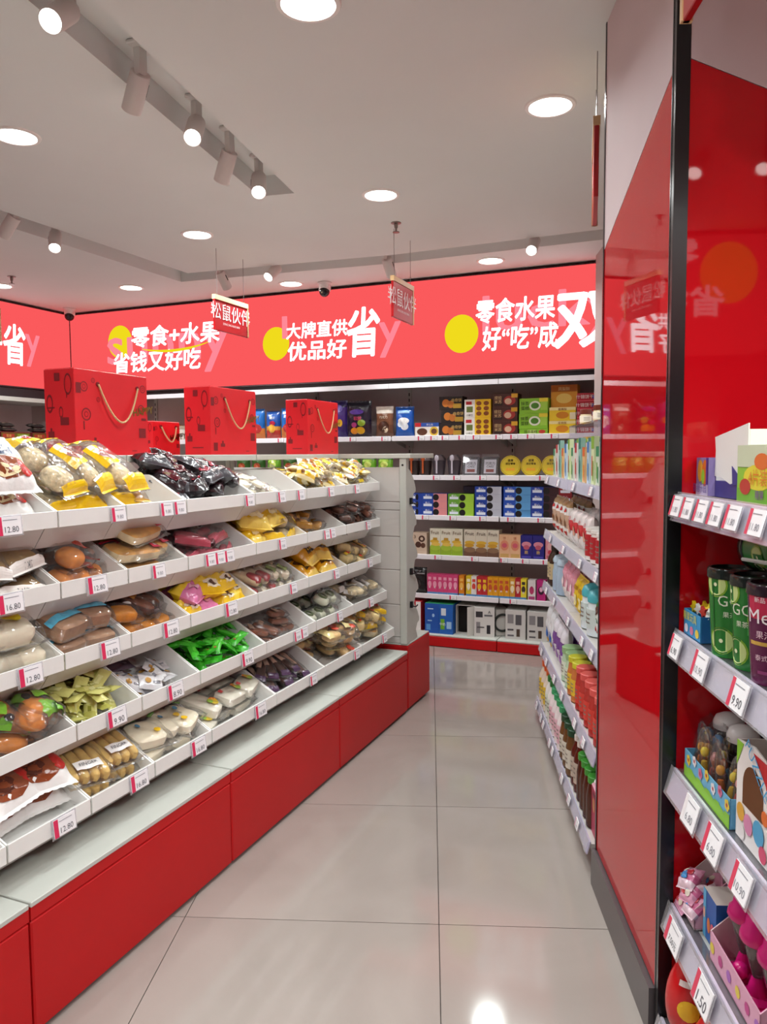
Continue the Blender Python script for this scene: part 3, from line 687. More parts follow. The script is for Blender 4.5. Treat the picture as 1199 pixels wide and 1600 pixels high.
fill(1, 3, 'golden flat breads with red wrappers', 'golden flat bread in clear film with red print, second-row bin', 'bread', 'golden flat breads', [flat_bread],
     [(-.15, .07, .004, 6, 0, 0), (.05, .18, .004, -4, 0, 0), (-.25, .07, .05, -5, 3, 0), (.22, .08, .052, 8, 6, 0), (-.1, .19, .05, 4, 3, 0), (.05, .09, .098, 14, 8, 0)])
pink_bag = proto('pink_bag', clear_pack('pink_snack_bag', .13, .12, .05, [('pink_roll', S1(.09, .03, .028, mat('b8525e', .5, .4, noise=.15, scale=30), .7, 0, -.025)), ('pink_roll', S1(.09, .03, .028, mat('b8525e', .5, .4, noise=.15, scale=30), .7, 0, .015))], [('rect', -.5, .35, .1, .75, G('1f1c22')), ('rect', -.9, -.9, .9, -.6, G('a84a58'))], seed=15))
fill(1, 4, 'pink snack bags', 'pink snack in a clear bag with black sticker, second-row bin', 'snack bag', 'pink snack bags', [pink_bag],
     [(-.6, .08, .004, 20, 0, 0), (-.1, .08, .004, -20, 0, 0), (.4, .08, .004, 30, 0, 0), (-.4, .09, .05, -35, 4, 0), (.15, .09, .052, 15, 4, 0), (-.2, .2, .01, 60, 4, 0), (.3, .2, .01, 10, 4, 0)])
yb = G('e9be1e')
yellow_bag = proto('yellow_bag', printed_bag('bread_bag', .14, .13, .07, bands((-.4, G('f0d060')), (1, yb)), [('ell', .1, -.1, .5, .4, G('f3e6b4')), ('ell', -.3, .3, .2, .2, G('c9862a'))], seed=16, wr=.2))
yellow_bag2 = proto('yellow_bag2', clear_pack('bread_bag', .14, .13, .065, [('bread', S1(.10, .08, .05, CRUMB, .6))], [('rect', -.9, .2, .9, .95, yb), ('rect', -.9, -.95, .9, -.6, yb)], seed=17))
fill(1, 5, 'puffed yellow bread bags', 'puffed glossy yellow bread bag in the second-row bin', 'bread bag', 'puffed yellow bread bags', [yellow_bag, yellow_bag2],
     [(-.6, .08, .005, 15, 0, 0, 0), (0, .08, .005, -12, 0, 0, 1), (.6, .08, .005, 20, 0, 0, 1), (-.5, .10, .065, -25, 6, 0, 0), (.1, .10, .07, 8, 6, 0, 0), (.5, .1, .06, 80, 6, 0, 1), (-.3, .22, .01, 30, 6, 0, 0)])
cake_s = proto('cake_s', clear_pack('cake_pack', .09, .075, .04, [('cake', S1(.062, .045, .03, BREAD, .6))], [('rect', -.8, .3, .8, .9, G('a9782c'))], seed=18))
fill(1, 6, 'small brown cakes', 'small brown cake in clear film, second-row bin', 'cake', 'small brown cakes', [cake_s], [], n=16, size=.085, ymax=.22, layers=2, thick=.036, seed=31, tilt=18)
chest = proto('chest', clear_pack('nut_pack', .09, .07, .04, [('filling', S1(.06, .04, .03, mat('6b3e2a', .5, .4, noise=.3, scale=40), .7))], [('rect', -.7, -.2, .6, .3, G('c9a394')), ('rect', -.9, .5, .9, .9, G('8a5a48'))], seed=19))
fill(1, 7, 'brown foil snack packs', 'shiny reddish-brown snack pack in the last second-row bin', 'snack pack', 'brown foil snack packs', [chest], [], n=31, size=.085, ymax=.24, layers=3, thick=.034, seed=32, tilt=25)
# ---- third row
cream_cake = proto('cream_cake', clear_pack('cake_pack', .17, .15, .07, [('cake', S1(.14, .11, .055, CREAM, .55))], [('rect', -.3, .18, .4, .34, G('4a3a86')), ('txt', '乳酪蛋糕', .05, .26, .11, wht), ('ell', .15, -.05, .3, .2, G('e8d21c')), ('rect', -.9, -.5, -.72, .0, G('3d3078'))], seed=20))
fill(2, 1, 'cream cheese cakes', 'pale cream cake in clear film with purple and yellow label', 'cake', 'cream cakes in the third row', [cream_cake, brown_slice],
     [(-.4, .09, .004, 8, 0, 0, 0), (.45, .09, .004, -8, 0, 0, 0), (.1, .09, .075, -4, 6, 0, 0), (-.6, .1, .074, 20, 6, 0, 0), (-.2, .25, .01, 0, 6, 0, 1)])
blue_toast = proto('blue_toast', clear_pack('toast_pack', .135, .165, .06, [('toast', S1(.11, .13, .05, TOAST, .3))], [('rect', -.95, -.42, .95, -.14, G('58b4d2')), ('ell', -.5, .45, .22, .18, G('d8d4d0')), ('txt', 'A2', -.5, .45, .14, navy), ('txt', '全麦吐司', .1, .1, .13, CRUMB)], seed=21))
fill(2, 2, 'brown toast with blue bands', 'brown toast in clear film with light blue band, third-row bin', 'toast', 'blue-banded toast packs', [blue_toast],
     [(-.5, .10, .004, 4, 0, 0), (.52, .10, .004, -6, 0, 0), (-.5, .10, .063, 8, 5, 0), (.5, .12, .064, -12, 6, 0)])
roll_pack = proto('roll_pack', clear_pack('roll_pack', .075, .17, .05, [('chocolate_roll', S1(.05, .13, .04, COCOA, .7, mf=bread_mf(mat('7c4526', .5, .3, noise=.3, scale=25), COCOA)))], [('rect', -.7, .0, .7, .2, G('b07c3c')), ('ell', 0, .6, .4, .16, wht)], seed=22))
orange_pack = proto('orange_pack', clear_pack('cake_pack', .11, .09, .045, [('cake', S1(.08, .06, .035, mat('d98a1e', .5, .3, noise=.2, scale=30), .6))], [('ell', .3, .4, .22, .25, wht)], seed=23))
fill(2, 3, 'chocolate rolls over orange cakes', 'dark chocolate roll in clear film lying on orange cakes', 'roll', 'chocolate rolls', [roll_pack], [(.05, .12, .05, 28, 8, 0), (.4, .14, .05, 32, 6, 0), (.3, .24, .02, 15, 6, 0)])
put(2, 3, [orange_pack], [(-.6, .07, .004, 10, 0, 0), (0, .07, .004, -15, 0, 0), (.6, .07, .004, 12, 0, 0), (-.6, .08, .05, -20, 4, 0), (-.4, .17, .01, 30, 4, 0)], 'orange cake in clear film under the chocolate rolls', 'cake', 'orange cakes')
py_bag = proto('py_bag', printed_bag('cake_bag', .12, .10, .06, bands((-.3, yb), (.5, G('f2d64a')), (1, yb)), [('rect', -.3, -.75, .6, -.1, G('efe6cc')), ('ell', .15, -.45, .3, .2, G('5a4030'))], seed=24, wr=.2))
pk_bag = proto('pk_bag', printed_bag('cake_bag', .11, .10, .055, bands((.2, G('d97aa8')), (1, G('e8c832'))), [('ell', 0, -.2, .4, .3, G('efb4cc'))], seed=25, wr=.2))
fill(2, 4, 'yellow and pink cake bags', 'yellow or pink cake bag in the third-row bin', 'cake bag', 'yellow and pink cake bags', [py_bag, pk_bag],
     [(-.7, .07, .004, 10, 0, 0, 0), (-.2, .07, .004, -10, 0, 0, 1), (.4, .07, .004, 15, 0, 0, 0), (.75, .08, .01, 60, 0, 0, 0), (-.55, .08, .055, 20, 5, 0, 1), (-.1, .08, .06, -15, 5, 0, 0), (.4, .09, .058, 8, 6, 0, 0), (-.4, .19, .01, 10, 6, 0, 1), (.2, .2, .01, 30, 6, 0, 0)])
saus = proto('saus', clear_pack('sandwich_pack', .075, .16, .05, [('red_filling', S1(.05, .06, .03, mat('b03034', .5, .4, noise=.3, scale=50), .6, 0, -.03)), ('bread', S1(.055, .12, .03, CRUMB, .5, 0, 0, -.008))], [('rect', -.6, .1, .6, .45, G('e9e4da')), ('txt', '三明治', 0, .28, .12, INK)], seed=26))
saus2 = proto('saus2', clear_pack('sandwich_pack', .075, .16, .045, [('bread', S1(.055, .12, .032, CREAM, .5))], [('rect', -.6, -.5, .6, .0, G('8a9a62')), ('rect', -.5, .2, .5, .5, G('d9c9a8'))], seed=27))
fill(2, 5, 'red and white sandwich packs', 'narrow sandwich pack with red or green filling, third-row bin', 'sandwich', 'sandwich packs in the third row', [saus, saus2],
     [(-.75, .10, .004, 16, 0, 0, 0), (-.4, .10, .004, 18, 0, 0, 1), (-.05, .10, .004, 20, 0, 0, 0), (.3, .10, .004, 15, 0, 0, 1), (.65, .10, .004, 18, 0, 0, 1), (-.6, .11, .048, 24, 5, 0, 0), (-.25, .11, .048, 20, 6, 0, 0), (.12, .11, .046, 26, 6, 0, 1), (.5, .10, .045, 24, 6, 0, 1)])
oy = proto('oy', printed_bag('cake_bag', .13, .15, .07, bands((-.6, G('e6c15a')), (.5, G('d99a1c')), (1, G('e3cf9a'))), [('rect', -.55, -.45, .5, .4, G('4a2f18')), ('rect', -.42, -.3, .0, .0, yb), ('rect', .08, -.3, .4, .0, yb), ('txt', '蛋糕', 0, .2, .22, yb)], seed=28))
fill(2, 6, 'orange-yellow bags with brown print', 'orange-yellow cake bag with dark brown square print', 'cake bag', 'orange-yellow cake bags', [oy],
     [(-.5, .09, .005, 12, 0, 0), (.5, .09, .005, -10, 0, 0), (-.35, .12, .07, 14, 14, 0), (.45, .13, .07, -24, 14, 0), (0, .24, .02, 5, 8, 0)])
cube = proto('cube', clear_pack('bread_pack', .10, .085, .05, [('bread', S1(.07, .055, .04, BREAD, .45, mf=bread_mf(BREAD, CRUMB)))], [('ell', 0, .2, .3, .3, G('d23f3a')), ('rect', -.9, -.9, .9, -.6, yb)], seed=29))
cube2 = proto('cube2', clear_pack('bread_pack', .10, .085, .05, [('bread', S1(.07, .055, .04, mat('eed493', .6, .3, noise=.12, scale=30), .45))], [('rect', -.5, -.2, .5, .3, G('e7c23c')), ('ell', .2, .1, .22, .25, G('cf3a3a'))], seed=30))
fill(2, 7, 'small golden bread packs', 'small golden bread in clear film, last third-row bin', 'bread', 'small golden breads', [cube2, cake_s], [], n=21, size=.09, ymax=.24, layers=2, thick=.042, seed=33, tilt=18)
# ---- fourth row
gf = film('green_tinted_film', (.55, .85, .3), .06, .12, .25)
gbun = proto('gbun', clear_pack('bun_pack', .115, .105, .06, [('bun', S1(.085, .078, .05, BUN, .85))], [('rect', -.9, -.15, -.1, .8, G('86c43c')), ('rect', .3, .45, .85, .9, G('6fb02e')), ('ell', .45, .6, .2, .16, G('1e1a1c'))], seed=34))
fill(3, 1, 'round brown buns with green film', 'round brown bun in clear and green film, fourth-row bin', 'bun', 'round brown buns', [gbun], [], n=18, size=.09, ymax=.20, layers=2, thick=.045, seed=35, tilt=15)
yg1 = proto('yg1', printed_bag('sachet', .035, .105, .016, bands((-.6, G('b6b45a')), (1, G('c9c674'))), [('rect', -.5, -.2, .4, .4, G('d9d894')), ('rect', -.3, -.6, .2, -.3, G('8a8a34'))], seed=36, nu=6, nv=10))
fill(3, 2, 'yellow-green sachets', 'slim yellow-green sachet in a heap, fourth-row bin', 'sachet', 'yellow-green sachets', [yg1], [], n=57, size=.07, ymax=.27, layers=4, thick=.022, seed=37, tilt=35)
gw1 = proto('gw1', printed_bag('sachet', .075, .05, .013, bands((-.5, G('c3c2c4')), (1, G('dcdbdc'))), [('ell', -.3, .1, .25, .4, G('b98a3c')), ('rect', .1, -.2, .7, .1, G('8e8e96'))], seed=38, nu=8, nv=6))
gw2 = proto('gw2', printed_bag('sachet', .095, .045, .014, bands((1, G('6d5a68'))), [('rect', -.5, -.2, .5, .3, G('8d7c8a'))], seed=39, nu=8, nv=6))
fill(3, 3, 'grey coffee sachets', 'silver-white sachet with small print in the fourth-row bin', 'sachet', 'silver-white sachets', [gw1], [], n=28, size=.07, ymax=.15, layers=4, thick=.014, seed=40, tilt=30)
put(3, 3, [gw2], [(-.2, .20, .006, 10, 0, 0), (.1, .22, .02, -12, 5, 0), (-.25, .22, .034, 6, 6, 0), (0, .25, .03, 20, 6, 0)], 'mauve-grey sachet behind the silver ones, fourth-row bin', 'sachet', 'mauve sachets')
gr1 = proto('gr1', printed_bag('sachet', .034, .10, .018, bands((-.75, G('2f9a24')), (.75, G('3fb52a')), (1, G('2f9a24'))), [('rect', -.4, -.3, .3, .3, G('57c83a')), ('ell', 0, .5, .3, .1, G('9a7a34'))], seed=41, nu=6, nv=10))
fill(3, 4, 'bright green sachets', 'bright green foil sachet in a heap, fourth-row bin', 'sachet', 'bright green sachets', [gr1], [], n=69, size=.075, ymax=.26, layers=4, thick=.022, seed=42, tilt=35)
bs = proto('bs', clear_pack('sausage_pack', .06, .13, .032, [('sausage', S1(.04, .10, .024, mat('8a5236', .4, .4, noise=.25, scale=40), .6))], [('rect', -.7, .2, .7, .5, G('b89a86'))], seed=43))
fill(3, 5, 'brown sausage-bread packs', 'brown sausage bread in clear film, half-filled fourth-row bin', 'bread', 'brown sausage breads', [bs], [(-.75, .08, .004, 20, 0, 0), (-.5, .08, .004, 30, 0, 0), (-.2, .08, .004, 15, 0, 0), (.2, .09, .004, 85, 0, 0), (.6, .09, .004, 80, 0, 0), (-.6, .09, .032, 50, 4, 0), (-.3, .08, .034, 25, 5, 0), (.4, .10, .034, 78, 5, 0), (.35, .11, .06, 84, 6, 0)])
sw = proto('sw', clear_pack('swiss_roll_pack', .10, .09, .055, [('roll', S1(.07, .07, .035, mat('d9dcc4', .6, .3, noise=.1, scale=40), .8)), ('swirl', (lambda: (lambda b: b.lathe([(.012, .0), (.02, .0), (.02, .022), (.012, .022)], mat('5d6b3c', .5, .3), 14, caps=False))(MB()))())], [('rect', -.9, .7, .9, .95, G('2c2a2c'))], seed=44))
fill(3, 6, 'white-green swiss rolls', 'pale swiss roll with green swirl in clear film, fourth-row bin', 'cake', 'swiss rolls', [sw], [(-.6, .07, .004, 0, 0, 0), (-.1, .07, .004, 0, 0, 0), (.4, .07, .004, 0, 0, 0), (.1, .08, .055, 20, 8, 0), (.5, .08, .056, -20, 8, 0), (-.5, .17, .01, 10, 6, 0), (.2, .18, .01, 10, 6, 0)])
ck = proto('ck', clear_pack('cookie_pack', .11, .09, .04, [('cookie', S1(.08, .065, .028, OAT, .6))], [('rect', -.6, .5, .6, .95, wht)], seed=45))
wp = proto('wp', (lambda: ('paper_card', (lambda b: (b.cbox(-.035, -.025, 0, .035, .025, .003, CARD, .001), b.mesh('paper_card'))[1])(MB()), [])))
fill(3, 7, 'oat cookies with paper cards', 'oat cookie in clear film, last fourth-row bin', 'cookie', 'oat cookies', [ck], [], n=16, size=.09, ymax=.20, layers=2, thick=.036, seed=46, tilt=14)
put(3, 7, [wp], [(-.45, .24, .05, 10, 30, 0), (-.1, .24, .055, -8, 34, 0), (.25, .25, .06, 6, 30, 0), (.5, .27, .09, -10, 40, 0)], 'small white paper card standing behind the oat cookies', 'card', 'paper cards behind the cookies')
# ---- bottom row
bw_bag = proto('bw_bag', printed_bag('bread_bag', .155, .20, .075, bands((-.15, wht), (.25, wht), (1, G('d9d9dc'))), [('ell', -.1, -.42, .8, .42, brn), ('ell', -.25, -.5, .4, .2, G('5a2a1c')), ('rect', -.85, .02, .5, .26, navy), ('txt', '巧克力面包', -.18, .14, .17, wht), ('ell', .62, -.38, .24, .28, red_), ('ell', .6, -.06, .16, .1, G('1c1416')), ('ell', -.4, .45, .3, .14, G('6a6a90'))], seed=47))
fill(4, 0, 'white bread bags cut by the picture edge', 'white and brown bread bag at the left picture edge, bottom row', 'bread bag', 'bread bags at the picture edge', [bw_bag], [(.55, .17, .004, 6, 2, 0), (.1, .17, .004, -6, 2, 0), (.58, .15, .075, 4, 7, 0)])
fill(4, 1, 'white chocolate-bread bags', 'white bread bag with brown loaf picture, bottom-row bin at the left', 'bread bag', 'chocolate-bread bags', [bw_bag], [(-.5, .17, .004, 6, 2, 0), (.5, .17, .004, -6, 2, 0), (-.5, .14, .075, 8, 8, 0), (.48, .145, .075, -12, 8, 0)])
def sticks(n, w, h, t, m):
    return [('bread_stick', S1(w / n * .92, h, t, m, .6, (i - (n - 1) / 2) * w / n)) for i in range(n)]
finger = proto('finger', clear_pack('bread_stick_pack', .135, .17, .05, sticks(4, .11, .13, .035, mat('dcb768', .6, .3, noise=.15, scale=30)), [('rect', -.55, -.55, .5, -.2, wht), ('txt', 'FINGER', -.02, -.37, .12, INK), ('rect', .35, .68, .75, .92, navy)], seed=48))
toast_flat = proto('toast_flat', clear_pack('toast_pack', .16, .12, .04, [('toast', S1(.13, .09, .03, mat('c08a60', .6, .3, noise=.2, scale=35), .4))], [('rect', -.4, -.3, .5, .2, G('b98a70')), ('txt', 'Bread', .05, -.05, .2, COCOA)], seed=49))
fill(4, 2, 'finger bread packs', 'clear pack of yellow bread fingers reading FINGER, bottom row', 'bread', 'finger bread packs', [finger], [(-.5, .10, .006, -6, 0, 0), (.5, .11, .006, -10, 0, 0), (-.5, .09, .055, -18, 4, 0), (.52, .10, .058, -8, 6, 0)])
put(4, 2, [toast_flat], [(-.2, .22, .05, -12, 8, 0), (.3, .28, .03, 10, 6, 0)], 'brown toast pack lying behind the finger breads, bottom row', 'toast', 'flat toast packs')
wsand = proto('wsand', clear_pack('sandwich_pack', .14, .14, .05, [('bread', S1(.11, .10, .038, CREAM, .5))], [('ell', .3, -.3, .14, .14, yel), ('ell', -.3, .2, .12, .12, G('4c86a8')), ('rect', -.6, .5, -.2, .7, G('6f9c52'))], seed=50))
psand = proto('psand', clear_pack('sandwich_pack', .14, .14, .045, [('bread', S1(.115, .11, .035, mat('d9b49c', .6, .3, noise=.1, scale=30), .45))], [('ell', .2, .3, .2, .15, G('c9837a'))], seed=51))
fill(4, 3, 'white soft sandwiches', 'white soft sandwich bread in clear film, bottom-row bin', 'sandwich', 'white soft sandwiches', [wsand, psand], [(-.5, .09, .004, 10, 0, 0, 0), (.45, .09, .004, -14, 0, 0, 0), (-.5, .09, .05, -15, 4, 0, 0), (.3, .10, .05, 20, 6, 0, 0), (.7, .08, .052, -70, 6, 0, 0), (-.3, .22, .02, 12, 6, 0, 1), (.4, .22, .03, -25, 6, 0, 1), (.1, .22, .075, 30, 8, 0, 1)])
yog = proto('yog', clear_pack('sandwich_pack', .10, .18, .045, [('bread', S1(.075, .14, .035, mat('efead8', .6, .3, noise=.04, scale=30), .35))], [('ell', .1, -.4, .35, .2, G('e2c93a')), ('ell', .3, -.35, .2, .14, G('e0702a')), ('ell', -.1, -.3, .2, .12, G('8fbf4a')), ('rect', .2, .5, .5, .65, G('cf4a4a'))], seed=52))
fill(4, 4, 'white yoghurt sandwiches with orange print', 'long white yoghurt sandwich with orange fruit print, bottom row', 'sandwich', 'yoghurt sandwiches', [yog], [(-.75, .10, .004, 18, 0, 0), (-.25, .10, .004, 85, 0, 0), (.45, .09, .004, 100, 0, 0), (-.55, .11, .046, 22, 5, 0), (.15, .18, .02, 100, 5, 0), (.15, .07, .05, 96, 5, 0), (.7, .08, .05, 110, 6, 0), (.55, .19, .03, 95, 5, 0)])
dks = proto('dks', clear_pack('chocolate_stick_pack', .05, .19, .03, [('chocolate_stick', S1(.034, .15, .02, COCOA, .5))], [('rect', -.8, -.2, -.1, .8, G('c9a692')), ('rect', -.8, -.9, .8, -.7, G('4a3450'))], seed=53))
fill(4, 5, 'dark chocolate stick packs', 'slim dark brown chocolate-stick pack, bottom-row bin', 'chocolate bread', 'dark chocolate sticks', [dks], [(-.85 + .19 * i, .10 + .012 * (i % 2), .004 + .03 * (i % 3 > 0), -18 - 9 * (i % 4), 3 + 2 * (i % 3), 0) for i in range(10)] + [(-.5 + .25 * i, .12, .062, -60 + 18 * i, 6, 0) for i in range(4)])
crois = proto('crois', clear_pack('croissant_pack', .14, .10, .05, [('croissant', S1(.10, .06, .04, mat('e8c284', .5, .3, noise=.2, scale=25, bump=.3), .8))], [('ell', -.4, -.2, .3, .35, G('cf4b35')), ('rect', .4, -.8, .9, .8, G('e6d79a'))], seed=54))
fill(4, 6, 'croissants with red print', 'golden croissant in clear film with red print, bottom row', 'croissant', 'croissants', [crois], [], n=21, size=.10, ymax=.26, layers=3, thick=.045, seed=55, tilt=20)
fill(4, 7, 'yellow bread cubes', 'yellow bread cube in clear film with red round print', 'bread', 'yellow bread cubes', [cube, cube2], [], n=26, size=.09, ymax=.26, layers=3, thick=.045, seed=56, tilt=18)
# ---- price tags on the lips: (tier, y along the gondola, price)
TG = [(0, 1.455, '12.80'), (0, 1.86, ''), (0, 2.09, ''), (0, 2.16, ''), (0, 2.60, ''), (0, 2.85, ''), (0, 3.02, ''), (0, 3.32, ''), (0, 3.62, ''),
      (1, 1.45, '16.80'), (1, 1.76, '12.80'), (1, 2.04, ''), (1, 2.33, ''), (1, 2.39, ''), (1, 2.45, ''), (1, 2.85, ''), (1, 3.27, ''), (1, 3.33, ''), (1, 3.76, ''),
      (2, 1.50, '12.80'), (2, 1.80, '12.80'), (2, 2.09, '12.80'), (2, 2.45, '12.80'), (2, 2.93, ''), (2, 3.36, ''), (2, 3.77, ''),
      (3, 1.78, '9.90'), (3, 2.06, '8.90'), (3, 2.50, '9.90'), (3, 2.90, ''), (3, 2.96, ''), (3, 3.32, ''), (3, 3.70, ''),
      (4, 1.52, '12.80'), (4, 1.82, '16.80'), (4, 2.12, '16.80'), (4, 2.52, '16.80'), (4, 2.96, ''), (4, 3.42, ''), (4, 3.78, '')]
cnt = {}
for tr, y, p in TG:
    lx, lz = TIERS[tr]; c = max(i for i in range(8) if COLS[i] <= y)
    k = (tr, c); cnt[k] = cnt.get(k, 0) + 1
    nth = ['', 'second ', 'third '][cnt[k] - 1]
    lab = '%sprice tag%s on the bin of %s' % (nth, ' reading ' + p if p else '', CONT[k][0])
    tag(p, T3(lx + .006, y, lz - .026) @ RZ(PI / 2) @ RX(R(-6)), lab, .075 if p else .06, .048 if p else .042, group='price tags on the gondola')
# ------------------------------------------------------------------ gift boxes on top of the gondola
GIFT = mat('d61a24', .38, .45, noise=.03, scale=6); INKR = P('7c0f18'); ROPE = mat('d8b98a', .8, .2, bump=.6, scale=200)
def gift_proto(W, L, H):
    def ring(b, pl, cx, cz, r0, r1, m, n=14):
        for k in range(n):
            a, c = 2 * PI * k / n, 2 * PI * (k + 1) / n
            b.face([pl(cx + r * math.cos(q), cz + r * math.sin(q)) for r, q in ((r0, a), (r1, a), (r1, c), (r0, c))], m)
    def rect(b, pl, x0, z0, x1, z1, m): b.face([pl(x0, z0), pl(x1, z0), pl(x1, z1), pl(x0, z1)], m)
    body = MB(); body.cbox(-W, 0, 0, 0, L, H, GIFT, .002)
    dn = MB(); pl = lambda u, v: (-W + u * W, -.0008, v * H)       # narrow side, looks to -y
    rect(dn, pl, .36, .86, .54, .95, INKR); ring(dn, pl, .80, .82, .10, .125, INKR); rect(dn, pl, .74, .66, .76, .72, INKR)
    ring(dn, pl, .18, .60, .08, .11, INKR); rect(dn, pl, .08, .545, .34, .562, INKR); rect(dn, pl, .52, .35, .80, .44, INKR); ring(dn, pl, .55, .5, .05, .07, INKR, 8)
    rect(dn, pl, .1, .2, .3, .28, INKR); rect(dn, pl, .17, .28, .23, .32, INKR); rect(dn, pl, .3, .10, .72, .115, INKR)
    dw = MB(); pl = lambda u, v: (.0008, u * L, v * H)             # wide side, looks to +x
    for cx, cz, r in ((.14, .48, .075), (.12, .80, .06), (.93, .84, .05), (.90, .58, .06), (.30, .66, .03), (.24, .88, .03)):
        ring(dw, lambda a, c: pl(cx + (a - cx) * H / L, c), cx, cz, r * .8, r, INKR); ring(dw, lambda a, c: pl(cx + (a - cx) * H / L, c), cx, cz, r * .35, r * .45, INKR, 8)
    for x0, z0, x1, z1 in ((.10, .30, .115, .40), (.06, .06, .14, .18), (.2, .12, .29, .17), (.23, .17, .26, .21), (.86, .22, .96, .34), (.75, .05, .82, .06), (.02, .72, .08, .84), (.9, .44, .97, .47)): rect(dw, pl, x0, z0, x1, z1, INKR)
    dw.text('HAPPY', .028, P('8d7a2a'), T3(.0012, L * .93, H * .56) @ RZ(PI / 2) @ RX(PI / 2) @ RZ(R(8)), .02)
    ro = MB(); pts = []
    for k in range(17):
        u = k / 16; a = abs(2 * u - 1)
        pts.append((.004 + .012 * math.sin(PI * u), L * (.30 + .55 * u), H * (.40 + .44 * a ** 1.9)))
    ro.tube(pts, .0035, ROPE, 6)
    ey = MB()
    for yy in (.30, .85): ey.lathe([(.009, 0), (.009, .002), (.004, .002), (.004, 0)], INKR, 10, T3(0, L * yy, H * .84) @ RY(PI / 2))
    lid = MB(); lid.box(-W + .004, .004, H, -.004, L * .5 - .001, H + .0015, GIFT); lid.box(-W + .004, L * .5 + .001, H, -.004, L - .004, H + .0015, GIFT)
    return ('gift_box', body.mesh('gift_box'), [('side_print', dn.mesh('side_print'), T3(0, 0, 0)), ('front_print', dw.mesh('front_print'), T3(0, 0, 0)), ('rope_handle', ro.mesh('rope_handle'), T3(0, 0, 0)), ('lid_flaps', lid.mesh('lid_flaps'), T3(0, 0, 0)), ('eyelets', ey.mesh('eyelets'), T3(0, 0, 0))])
gb = proto('gift', lambda: gift_proto(.137, .375, .30))
spawn(gb, T3(-2.0, 2.045, 1.456), 'largest-looking red gift box with rope handle, nearest on the gondola top', 'gift box', 'red gift boxes')
spawn(gb, T3(-2.0, 2.83, 1.456), 'red gift box with rope handle, middle one on the gondola top', 'gift box', 'red gift boxes')
spawn(gb, T3(-2.0, 3.73, 1.456), 'red gift box with rope handle, farthest one before the end unit', 'gift box', 'red gift boxes')
spawn(proto('gift_s', lambda: gift_proto(.07, .19, .15)), T3(-2.24, 2.74, 1.456), 'small red gift box half hidden behind the middle gift box', 'gift box', 'red gift boxes')

# ------------------------------------------------------------------ cartons, bags, bottles for the shelves
def carton(name, w, d, h, base, patches=(), texts=(), side=None, top=None, art_part=True):
    """front looks to -y, origin at the middle of the front bottom edge; patches (x0,z0,x1,z1,colour) or ('e',cx,cz,rx,rz,colour), in 0..1 of the front; texts (string,cx,cz,height,colour)"""
    key = (name, w, d, h, base, tuple(patches), tuple(texts), side, top)
    def fn():
        b = MB(); B_ = P(base); S_ = P(side or base)
        b.box(-w / 2, 0, 0, w / 2, d, h, B_, left=S_, right=S_, top=P(top or base))
        a = MB()
        for q, p in enumerate(patches):
            y = -.0006 - q * .0002
            if p[0] == 'e':
                _, cx, cz, rx, rz, c = p
                a.face([((cx - .5 + rx * math.cos(2 * PI * k / 16)) * w, y, (cz + rz * math.sin(2 * PI * k / 16)) * h) for k in range(16)], P(c))
            else:
                x0, z0, x1, z1, c = p; a.face([((x0 - .5) * w, y, z0 * h), ((x1 - .5) * w, y, z0 * h), ((x1 - .5) * w, y, z1 * h), ((x0 - .5) * w, y, z1 * h)], P(c))
        for s, cx, cz, hh, c in texts: a.text(s, hh * h, P(c), XZ((cx - .5) * w, -.003, cz * h), .0)
        fl = MB(); fl.box(-w / 2 + .001, d * .5 - .0006, h, w / 2 - .001, d * .5 + .0006, h + .0006, P('8a8178'))
        parts = [('printed_front', a.mesh('printed_front'), T3(0, 0, 0))] if (patches or texts) else []
        return (name, b.mesh(name), parts)
    return proto(key, fn)
def upbag(name, w, h, t, mf, art=(), seed=0, crimp=.09):
    """standing bag, front to -y, origin at middle bottom"""
    key = ('up', name, w, h, t, seed)
    def fn():
        nm, me, parts = printed_bag(name, w, h, t, mf, art, seed=seed, crimp=crimp)()
        T = T3(0, t, h / 2) @ RX(PI / 2)
        me.transform(T)
        for p in parts: p[1].transform(T)
        return (nm, me, parts)
    return proto(key, fn)
def bottle(name, r, h, body, cap, label=None, neck=.45, cap_h=.12, lab=(.18, .58), clear=False, n=16, capr=None, dome=False):
    key = ('bottle', name, r, h, body, cap, label, neck, cap_h, lab, clear, capr, dome)
    def fn():
        B_ = mat(body, .2, .6); zc = h * (1 - cap_h); cr = capr or r * neck
        b = MB(); b.lathe([(r * .8, 0), (r, h * .03), (r, zc * .70), (r * .93, zc * .78), (cr * .95, zc * .95), (cr * .9, zc)], B_, n)
        c = MB()
        if dome: c.lathe([(cr, zc), (cr * 1.02, zc + h * cap_h * .35), (cr * .85, zc + h * cap_h * .75), (cr * .45, h * .985), (0, h)], mat(cap, .25, .5), n)
        else: c.lathe([(cr, zc), (cr, h * .985), (cr * .9, h), (0, h)], mat(cap, .35, .5), n, smooth=False)
        parts = [('cap', c.mesh('cap'), T3(0, 0, 0))]
        if label:
            l = MB(); l.lathe([(r * 1.012, h * lab[0]), (r * 1.012, h * lab[1])], P(label), n); m = l.mesh('label'); parts.append(('label', m, T3(0, 0, 0)))
            l = MB()
            for k in range(3):
                z = h * (lab[0] + (lab[1] - lab[0]) * (.25 + .22 * k)); a0 = -PI / 2 - .5
                for q in range(4): l.face([(r * 1.03 * math.cos(a0 + (q + e) * .25), r * 1.03 * math.sin(a0 + (q + e) * .25), z + f) for e, f in ((0, 0), (1, 0), (1, h * .03), (0, h * .03))], P('8f8478'))
            parts.append(('label_print', l.mesh('label_print'), T3(0, 0, 0)))
        return (name, b.mesh(name), parts)
    return proto(key, fn)
